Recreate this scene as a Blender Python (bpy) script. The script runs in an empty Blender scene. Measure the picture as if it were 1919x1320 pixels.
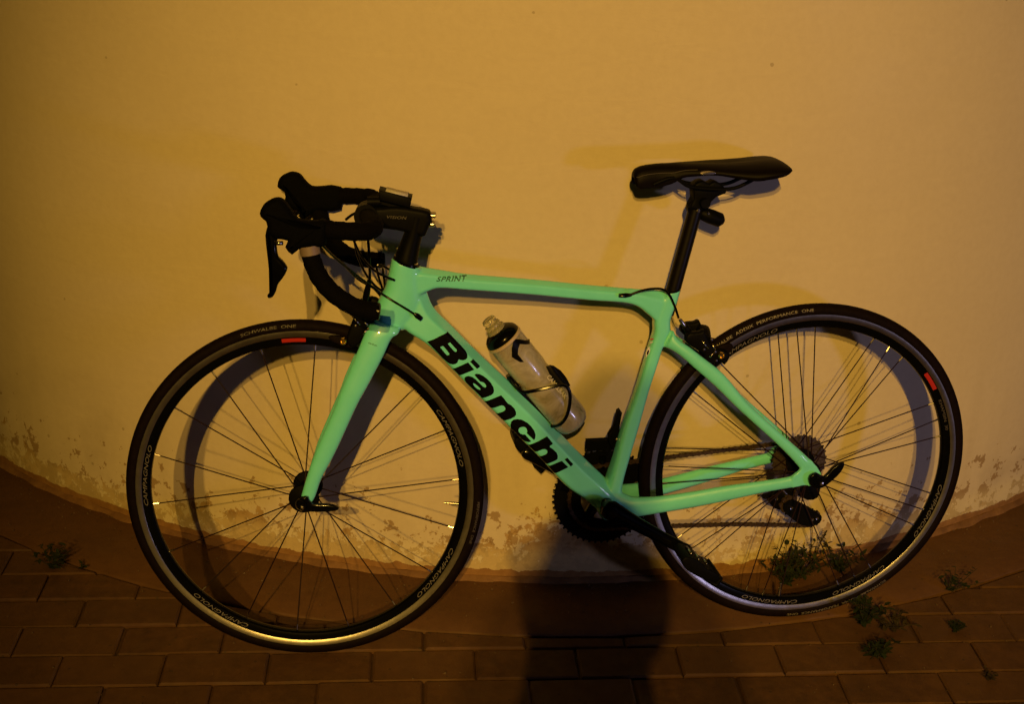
import bpy, bmesh, math, random
from mathutils import Vector, Matrix, noise
from mathutils.bvhtree import BVHTree
C = bpy.context.scene
COL = C.collection
rnd = random.Random(7)

# ------------------------------------------------------------------ camera
F_PX = 2576.608
cam_d = bpy.data.cameras.new('camera'); cam = bpy.data.objects.new('camera', cam_d); COL.objects.link(cam)
cam_d.sensor_width = 36.0
cam_d.lens = F_PX / 1919 * 36.0
cam_d.clip_start = 0.02; cam_d.clip_end = 200
CR = Vector((0.98780037, -0.15419289, 0.02179402)); CU = Vector((0.04001737, 0.38659237, 0.92138209)); CW = Vector((0.15049597, 0.90926943, -0.38804648))
CPOS = Vector((-0.486, -2.286, 1.594))
cam.matrix_world = Matrix(((CR.x, CU.x, -CW.x, CPOS.x), (CR.y, CU.y, -CW.y, CPOS.y), (CR.z, CU.z, -CW.z, CPOS.z), (0, 0, 0, 1)))
C.camera = cam

# ------------------------------------------------------------------ night sky and lamps
w = bpy.data.worlds.new('World'); C.world = w; w.use_nodes = True
bg = w.node_tree.nodes['Background']; bg.inputs[0].default_value = (0.030, 0.019, 0.010, 1); bg.inputs[1].default_value = 0.03
C.view_settings.view_transform = 'Standard'; C.view_settings.look = 'None'; C.view_settings.exposure = 0; C.view_settings.gamma = 1
C.view_settings.use_curve_mapping = False
C.cycles.sample_clamp_indirect = 6
C.cycles.use_denoising = True

def lamp(name, loc, power, color, radius, aim=None, cone=None):
    l = bpy.data.lights.new(name, 'SPOT' if cone else 'POINT'); l.energy = power; l.color = color; l.shadow_soft_size = radius
    o = bpy.data.objects.new(name, l); COL.objects.link(o); o.location = loc
    if cone:
        l.spot_size = math.radians(2 * cone); l.spot_blend = 1.0
        o.rotation_euler = (Vector(aim) - Vector(loc)).to_track_quat('-Z', 'Y').to_euler()
    return o
lamp('sodium_lamp', (-1.72, -8.33, 5.25), 1880, (1.0, 0.572, 0.095), 0.030, (0.08, 0.1, 0.78), 10.3)
lamp('sodium_lamp', (-4.83, -22.04, 11.27), 10900, (1.0, 0.572, 0.095), 0.22, (0.08, 0.1, 0.78), 4.25)
lamp('shop_window_light', (4.15, -4.46, 0.50), 128, (0.66, 0.60, 1.0), 0.20)

# ------------------------------------------------------------------ materials
def mat(name, base, rough=0.5, metal=0.0, coat=0.0, trans=0.0, spec=None):
    m = bpy.data.materials.new(name); m.use_nodes = True
    b = m.node_tree.nodes['Principled BSDF']
    b.inputs['Base Color'].default_value = (*base, 1); b.inputs['Roughness'].default_value = rough; b.inputs['Metallic'].default_value = metal
    b.inputs['Coat Weight'].default_value = coat; b.inputs['Coat Roughness'].default_value = 0.05
    b.inputs['Transmission Weight'].default_value = trans
    if spec is not None: b.inputs['Specular IOR Level'].default_value = spec
    return m
class NT:
    def __init__(s, m): s.t = m.node_tree; s.n = s.t.nodes; s.b = s.n['Principled BSDF']
    def new(s, t, **k):
        x = s.n.new(t)
        for a, v in k.items(): setattr(x, a, v)
        return x
    def link(s, a, b): s.t.links.new(a, b)
    def noise(s, scale, detail=4, rough=.55, vec=None, dist=0):
        x = s.new('ShaderNodeTexNoise'); x.inputs['Scale'].default_value = scale; x.inputs['Detail'].default_value = detail; x.inputs['Roughness'].default_value = rough; x.inputs['Distortion'].default_value = dist
        if vec is not None: s.link(vec, x.inputs['Vector'])
        return x.outputs['Fac']
    def coord(s, kind='Object', scale=None):
        c = s.new('ShaderNodeTexCoord').outputs[kind]
        if scale:
            m = s.new('ShaderNodeMapping'); m.inputs['Scale'].default_value = scale; s.link(c, m.inputs['Vector']); c = m.outputs[0]
        return c
    def ramp(s, fac, stops):
        r = s.new('ShaderNodeValToRGB'); e = r.color_ramp.elements
        while len(e) < len(stops): e.new(0.5)
        for i, (p, c) in enumerate(stops):
            e[i].position = p; e[i].color = (*c, 1) if isinstance(c, tuple) else (c, c, c, 1)
        s.link(fac, r.inputs[0]); return r.outputs[0]
    def mix(s, fac, a, b, mode='MIX'):
        x = s.new('ShaderNodeMix', data_type='RGBA', blend_type=mode)
        for k, v in ((0, fac), (6, a), (7, b)):
            if hasattr(v, 'links') or hasattr(v, 'node'): s.link(v, x.inputs[k])
            elif isinstance(v, tuple): x.inputs[k].default_value = (*v, 1)
            else: x.inputs[k].default_value = v
        return x.outputs[2]
    def math(s, op, a, b=0.0, c=0.0):
        x = s.new('ShaderNodeMath', operation=op)
        for k, v in ((0, a), (1, b), (2, c)):
            if hasattr(v, 'node'): s.link(v, x.inputs[k])
            else: x.inputs[k].default_value = v
        return x.outputs[0]
    def bump(s, h, strength=.3, dist=.002):
        x = s.new('ShaderNodeBump'); x.inputs['Strength'].default_value = strength; x.inputs['Distance'].default_value = dist
        s.link(h, x.inputs['Height']); s.link(x.outputs[0], s.b.inputs['Normal'])

def grain(m, scale=60, lo=.8, hi=1.15, bump=0.0, dist=.0005):
    n = NT(m); base = tuple(n.b.inputs['Base Color'].default_value)[:3]
    f = n.noise(scale, 5, .6, n.coord())
    c = n.ramp(f, [(.3, tuple(x*lo for x in base)), (.7, tuple(min(1, x*hi) for x in base))])
    n.link(c, n.b.inputs['Base Color'])
    if bump: n.bump(f, bump, dist)
    return m

M = {}
# celeste lacquer with faint dust
m = M['paint'] = mat('celeste_lacquer', (.15, .70, .66), .42, 0, 1.0); n = NT(m)
m.node_tree.nodes['Principled BSDF'].inputs['Coat Roughness'].default_value = .04
f = n.noise(28, 6, .65, n.coord())
n.link(n.ramp(f, [(.25, (.142, .67, .62)), (.75, (.158, .72, .69))]), n.b.inputs['Base Color'])
n.link(n.ramp(n.noise(55, 4, .6, n.coord()), [(.35, .38), (.75, .5)]), n.b.inputs['Roughness'])
M['tape'] = grain(mat('bar_tape', (.0022, .0018, .0018), .85, spec=.04), 400, .6, 1.4, .4, .0006)
M['rubber'] = grain(mat('tyre_rubber', (.0045, .0022, .0016), .68, spec=.06), 120, .75, 1.5, .2, .0004)
M['hood'] = grain(mat('hood_rubber', (.0016, .0016, .0016), .75, spec=.035), 300, .7, 1.4, .2, .0004)
M['black'] = grain(mat('black_anodised', (.0022, .0022, .0022), .5, spec=.06), 90, .8, 1.3)
M['gloss'] = grain(mat('gloss_black', (.0016, .0016, .0016), .2, 0, .10, spec=.15), 60, .8, 1.3)
M['carbon'] = grain(mat('carbon_post', (.003, .002, .0016), .38, 0, .08, spec=.2), 90, .7, 1.5)
M['ink'] = mat('black_decal', (.002, .002, .002), .35, spec=.12)
M['smallink'] = mat('grey_green_print', (.02, .12, .08), .4)
M['white'] = mat('white_decal', (.60, .57, .53), .4)
M['rimprint'] = mat('rim_print', (.13, .118, .105), .35)
M['greyprint'] = mat('grey_print', (.20, .175, .15), .5)
M['dimprint'] = mat('dim_print', (.07, .058, .048), .5)
M['red'] = mat('red_sticker', (.36, .016, .008), .4)
m = M['alu'] = mat('machined_brake_track', (.45, .43, .41), .30, 1.0); n = NT(m)
co = n.new('ShaderNodeTexCoord').outputs['Object']; sx = n.new('ShaderNodeSeparateXYZ'); n.link(co, sx.inputs[0])
rr = n.math('SQRT', n.math('ADD', n.math('MULTIPLY', sx.outputs[0], sx.outputs[0]), n.math('MULTIPLY', sx.outputs[1], sx.outputs[1])))
wv = n.math('SINE', n.math('MULTIPLY', rr, 9000.0))
n.bump(wv, .12, .0002)
n.link(n.ramp(n.noise(45, 4, .6, n.coord()), [(.3, (.36, .34, .32)), (.7, (.50, .48, .46))]), n.b.inputs['Base Color'])
M['steel'] = grain(mat('bright_steel', (.5, .46, .42), .25, 1.0), 200, .7, 1.2)
M['darksteel'] = grain(mat('worn_steel', (.10, .075, .06), .42, .8), 250, .5, 1.5, .3, .0004)
M['chain'] = grain(mat('oily_chain', (.07, .045, .03), .45, .7), 250, .5, 1.6)
M['gold'] = mat('brass_bolt', (.75, .55, .18), .25, 1.0)
M['spoke'] = mat('black_spoke', (.012, .004, .004), .5, .0, spec=.2)
M['screen'] = mat('computer_screen', (.48, .46, .44), .35)
M['lens'] = mat('dark_lens', (.02, .008, .008), .12, 0, .6)
m = M['bottle'] = mat('milky_bottle', (.55, .49, .40), .24, 0, .5, .45); n = NT(m)
f = n.noise(22, 6, .65, n.coord(), 1.0)
n.link(n.ramp(f, [(.30, (.20, .18, .09)), (.46, (.42, .38, .31)), (.58, (.50, .47, .44)), (.75, (.66, .62, .58))]), n.b.inputs['Base Color'])
n.bump(n.noise(30, 3, .5, n.coord()), .15, .002)
M['nozzle'] = mat('clear_nozzle', (.80, .74, .50), .12, 0, 0, .75)
M['leaf'] = grain(mat('weed_leaf', (.013, .021, .006), .7, spec=.2), 40, .5, 1.6)
M['leafdry'] = grain(mat('dry_weed_leaf', (.035, .026, .010), .7, spec=.2), 40, .5, 1.5)
M['skin'] = grain(mat('skin', (.42, .25, .17), .55), 60, .9, 1.08)
M['cloth'] = grain(mat('dark_cloth', (.03, .03, .035), .85), 200, .7, 1.3, .3, .001)
M['trousers'] = grain(mat('trousers', (.04, .045, .06), .85), 200, .7, 1.3, .3, .001)
M['hair'] = grain(mat('hair', (.02, .015, .012), .7), 200, .6, 1.3)

# ------------------------------------------------------------------ mesh helpers
def mesh_obj(name, verts, faces, material, parent=None, smooth=True, auto=40):
    me = bpy.data.meshes.new(name); me.from_pydata([tuple(v) for v in verts], [], faces); me.validate(); me.update()
    return link_mesh(name, me, material, parent, smooth, auto)
def link_mesh(name, me, material, parent=None, smooth=True, auto=40, fix=True):
    if fix:
        bm = bmesh.new(); bm.from_mesh(me); bmesh.ops.recalc_face_normals(bm, faces=bm.faces)
        if smooth:
            for e in bm.edges:
                if len(e.link_faces) == 2 and e.calc_face_angle(0) > math.radians(auto): e.smooth = False
        bm.to_mesh(me); bm.free()
    if smooth:
        for p in me.polygons: p.use_smooth = True
    if not me.materials: me.materials.append(material)
    o = bpy.data.objects.new(name, me); COL.objects.link(o)
    if parent: o.parent = parent
    return o
def tag(o, label=None, cat=None, group=None, kind=None):
    if label: o['label'] = label
    if cat: o['category'] = cat
    if group: o['group'] = group
    if kind: o['kind'] = kind
    return o
def empty(name, loc=(0, 0, 0)):
    o = bpy.data.objects.new(name, None); o.empty_display_size = .05; COL.objects.link(o); o.location = loc; return o

class Geo:
    def __init__(s): s.v = []; s.f = []
    def add(s, v, f):
        k = len(s.v); s.v += [Vector(x) for x in v]; s.f += [tuple(i + k for i in t) for t in f]; return s
    def loft(s, rings, caps=True, closed=False):
        n = len(rings[0]); k = len(s.v)
        for r in rings: s.v += [Vector(x) for x in r]
        m = len(rings)
        for i in range(m if closed else m - 1):
            a = k + i * n; b = k + ((i + 1) % m) * n
            for j in range(n): s.f.append((a + j, a + (j + 1) % n, b + (j + 1) % n, b + j))
        if caps and not closed:
            s.f.append(tuple(k + j for j in reversed(range(n)))); s.f.append(tuple(k + (m - 1) * n + j for j in range(n)))
        return s
    def sweep(s, pts, r, n=10, closed=False, rot=0.0):
        pts = [Vector(p) for p in pts]; m = len(pts)
        if not hasattr(r, '__len__'): r = [r] * m
        rings = []; up = None
        for i, p in enumerate(pts):
            if closed: t = pts[(i + 1) % m] - pts[i - 1]
            else: t = pts[min(i + 1, m - 1)] - pts[max(i - 1, 0)]
            t.normalize()
            if up is None:
                up = Vector((0, 0, 1)) if abs(t.z) < .9 else Vector((1, 0, 0))
            x = up.cross(t).normalized(); y = t.cross(x).normalized(); up = y
            rings.append([p + x * math.cos(a + rot) * r[i] + y * math.sin(a + rot) * r[i] for a in [2 * math.pi * j / n for j in range(n)]])
        return s.loft(rings, True, closed)
    def lathe(s, prof, n=64, c=(0, 0), closed=False, a0=0, a1=2 * math.pi):
        # prof: (radius, w) about the w (z) axis through c
        full = abs(a1 - a0 - 2 * math.pi) < 1e-6
        m = n if full else n + 1
        rings = []
        for i in range(m):
            a = a0 + (a1 - a0) * i / n
            rings.append([(c[0] + r * math.sin(a), c[1] + r * math.cos(a), z) for r, z in prof])
        k = len(s.v); q = len(prof)
        for r in rings: s.v += [Vector(x) for x in r]
        for i in range(m if full else m - 1):
            a = k + i * q; b = k + ((i + 1) % m) * q
            for j in range(q if closed else q - 1):
                s.f.append((a + j, a + (j + 1) % q, b + (j + 1) % q, b + j))
        return s
    def box(s, c, sz, ax=None):
        c = Vector(c); X, Y, Z = ax or (Vector((1, 0, 0)), Vector((0, 1, 0)), Vector((0, 0, 1)))
        v = [c + X * sz[0] * i / 2 + Y * sz[1] * j / 2 + Z * sz[2] * k / 2 for i in (-1, 1) for j in (-1, 1) for k in (-1, 1)]
        return s.add(v, [(0, 1, 3, 2), (4, 6, 7, 5), (0, 4, 5, 1), (2, 3, 7, 6), (0, 2, 6, 4), (1, 5, 7, 3)])
    def prism(s, poly, z0, z1, bev=0.0, steps=3):
        # outline extruded along w with rounded rims
        n = len(poly); area = sum(poly[i][0] * poly[(i + 1) % n][1] - poly[(i + 1) % n][0] * poly[i][1] for i in range(n))
        P = [Vector((p[0], p[1], 0)) for p in poly]
        if area < 0: P.reverse()
        N = []
        for i in range(n):
            a = (P[i] - P[i - 1]).normalized(); b = (P[(i + 1) % n] - P[i]).normalized()
            t = a + b; t = t.normalized() if t.length > .2 else a
            N.append(Vector((t.y, -t.x, 0)))
        if bev <= 0: return s.loft([[p + Vector((0, 0, z)) for p in P] for z in (z0, z1)])
        rings = []
        for k in range(steps + 1):
            a = math.pi / 2 * k / steps; rings.append([p - nn * bev * (1 - math.sin(a)) + Vector((0, 0, z0 + bev * (1 - math.cos(a)) if z1 > z0 else z0)) for p, nn in zip(P, N)])
        for k in range(steps + 1):
            a = math.pi / 2 * (1 - k / steps); rings.append([p - nn * bev * (1 - math.sin(a)) + Vector((0, 0, z1 - bev * (1 - math.cos(a)))) for p, nn in zip(P, N)])
        return s.loft(rings)
    def obj(s, name, material, parent=None, smooth=True, auto=40, fs=False):
        v = [STEER(p) for p in s.v] if fs else s.v
        return mesh_obj(name, v, s.f, material, parent, smooth, auto)

def spline(pts, k=6):
    P = [Vector(p) for p in pts]; o = []
    for i in range(len(P) - 1):
        a = P[max(i - 1, 0)]; b = P[i]; c = P[i + 1]; d = P[min(i + 2, len(P) - 1)]
        for j in range(k):
            t = j / k; t2 = t * t; t3 = t2 * t
            o.append(.5 * ((2 * b) + (c - a) * t + (2 * a - 5 * b + 4 * c - d) * t2 + (3 * b - a - 3 * c + d) * t3))
    o.append(P[-1]); return o
def smooth_poly(poly, k=3):
    n = len(poly); P = [Vector((*p, 0)) for p in poly]; o = []
    for i in range(n):
        a, b, c, d = P[i - 1], P[i], P[(i + 1) % n], P[(i + 2) % n]
        for j in range(k):
            t = j / k; t2 = t * t; t3 = t2 * t
            q = .5 * ((2 * b) + (c - a) * t + (2 * a - 5 * b + 4 * c - d) * t2 + (3 * b - a - 3 * c + d) * t3); o.append((q.x, q.y))
    return o

# ------------------------------------------------------------------ bicycle frame of reference: u along the bike (rear positive), v up, w towards the viewer
LEAN = math.radians(4.92)
ROOTM = Matrix.Rotation(math.pi / 2 - LEAN, 4, 'X')
WB = 0.981; HA = math.radians(71.5); RAKE = 0.043; RW = 0.336
hubF = Vector((-WB / 2, RW, 0)); hubR = Vector((WB / 2, RW, 0))
nrm = Vector((-math.sin(HA), math.cos(HA), 0)); AX = Vector((math.cos(HA), math.sin(HA), 0)); AP = hubF - RAKE * nrm
SM = Matrix.Translation(AP) @ Matrix.Rotation(math.radians(-7.379), 4, AX) @ Matrix.Translation(-AP)
def STEER(p): return SM @ Vector(p)
WC = Vector((0.283, 2.144)); WR = 1.976          # centre and radius of the rounded wall

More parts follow.
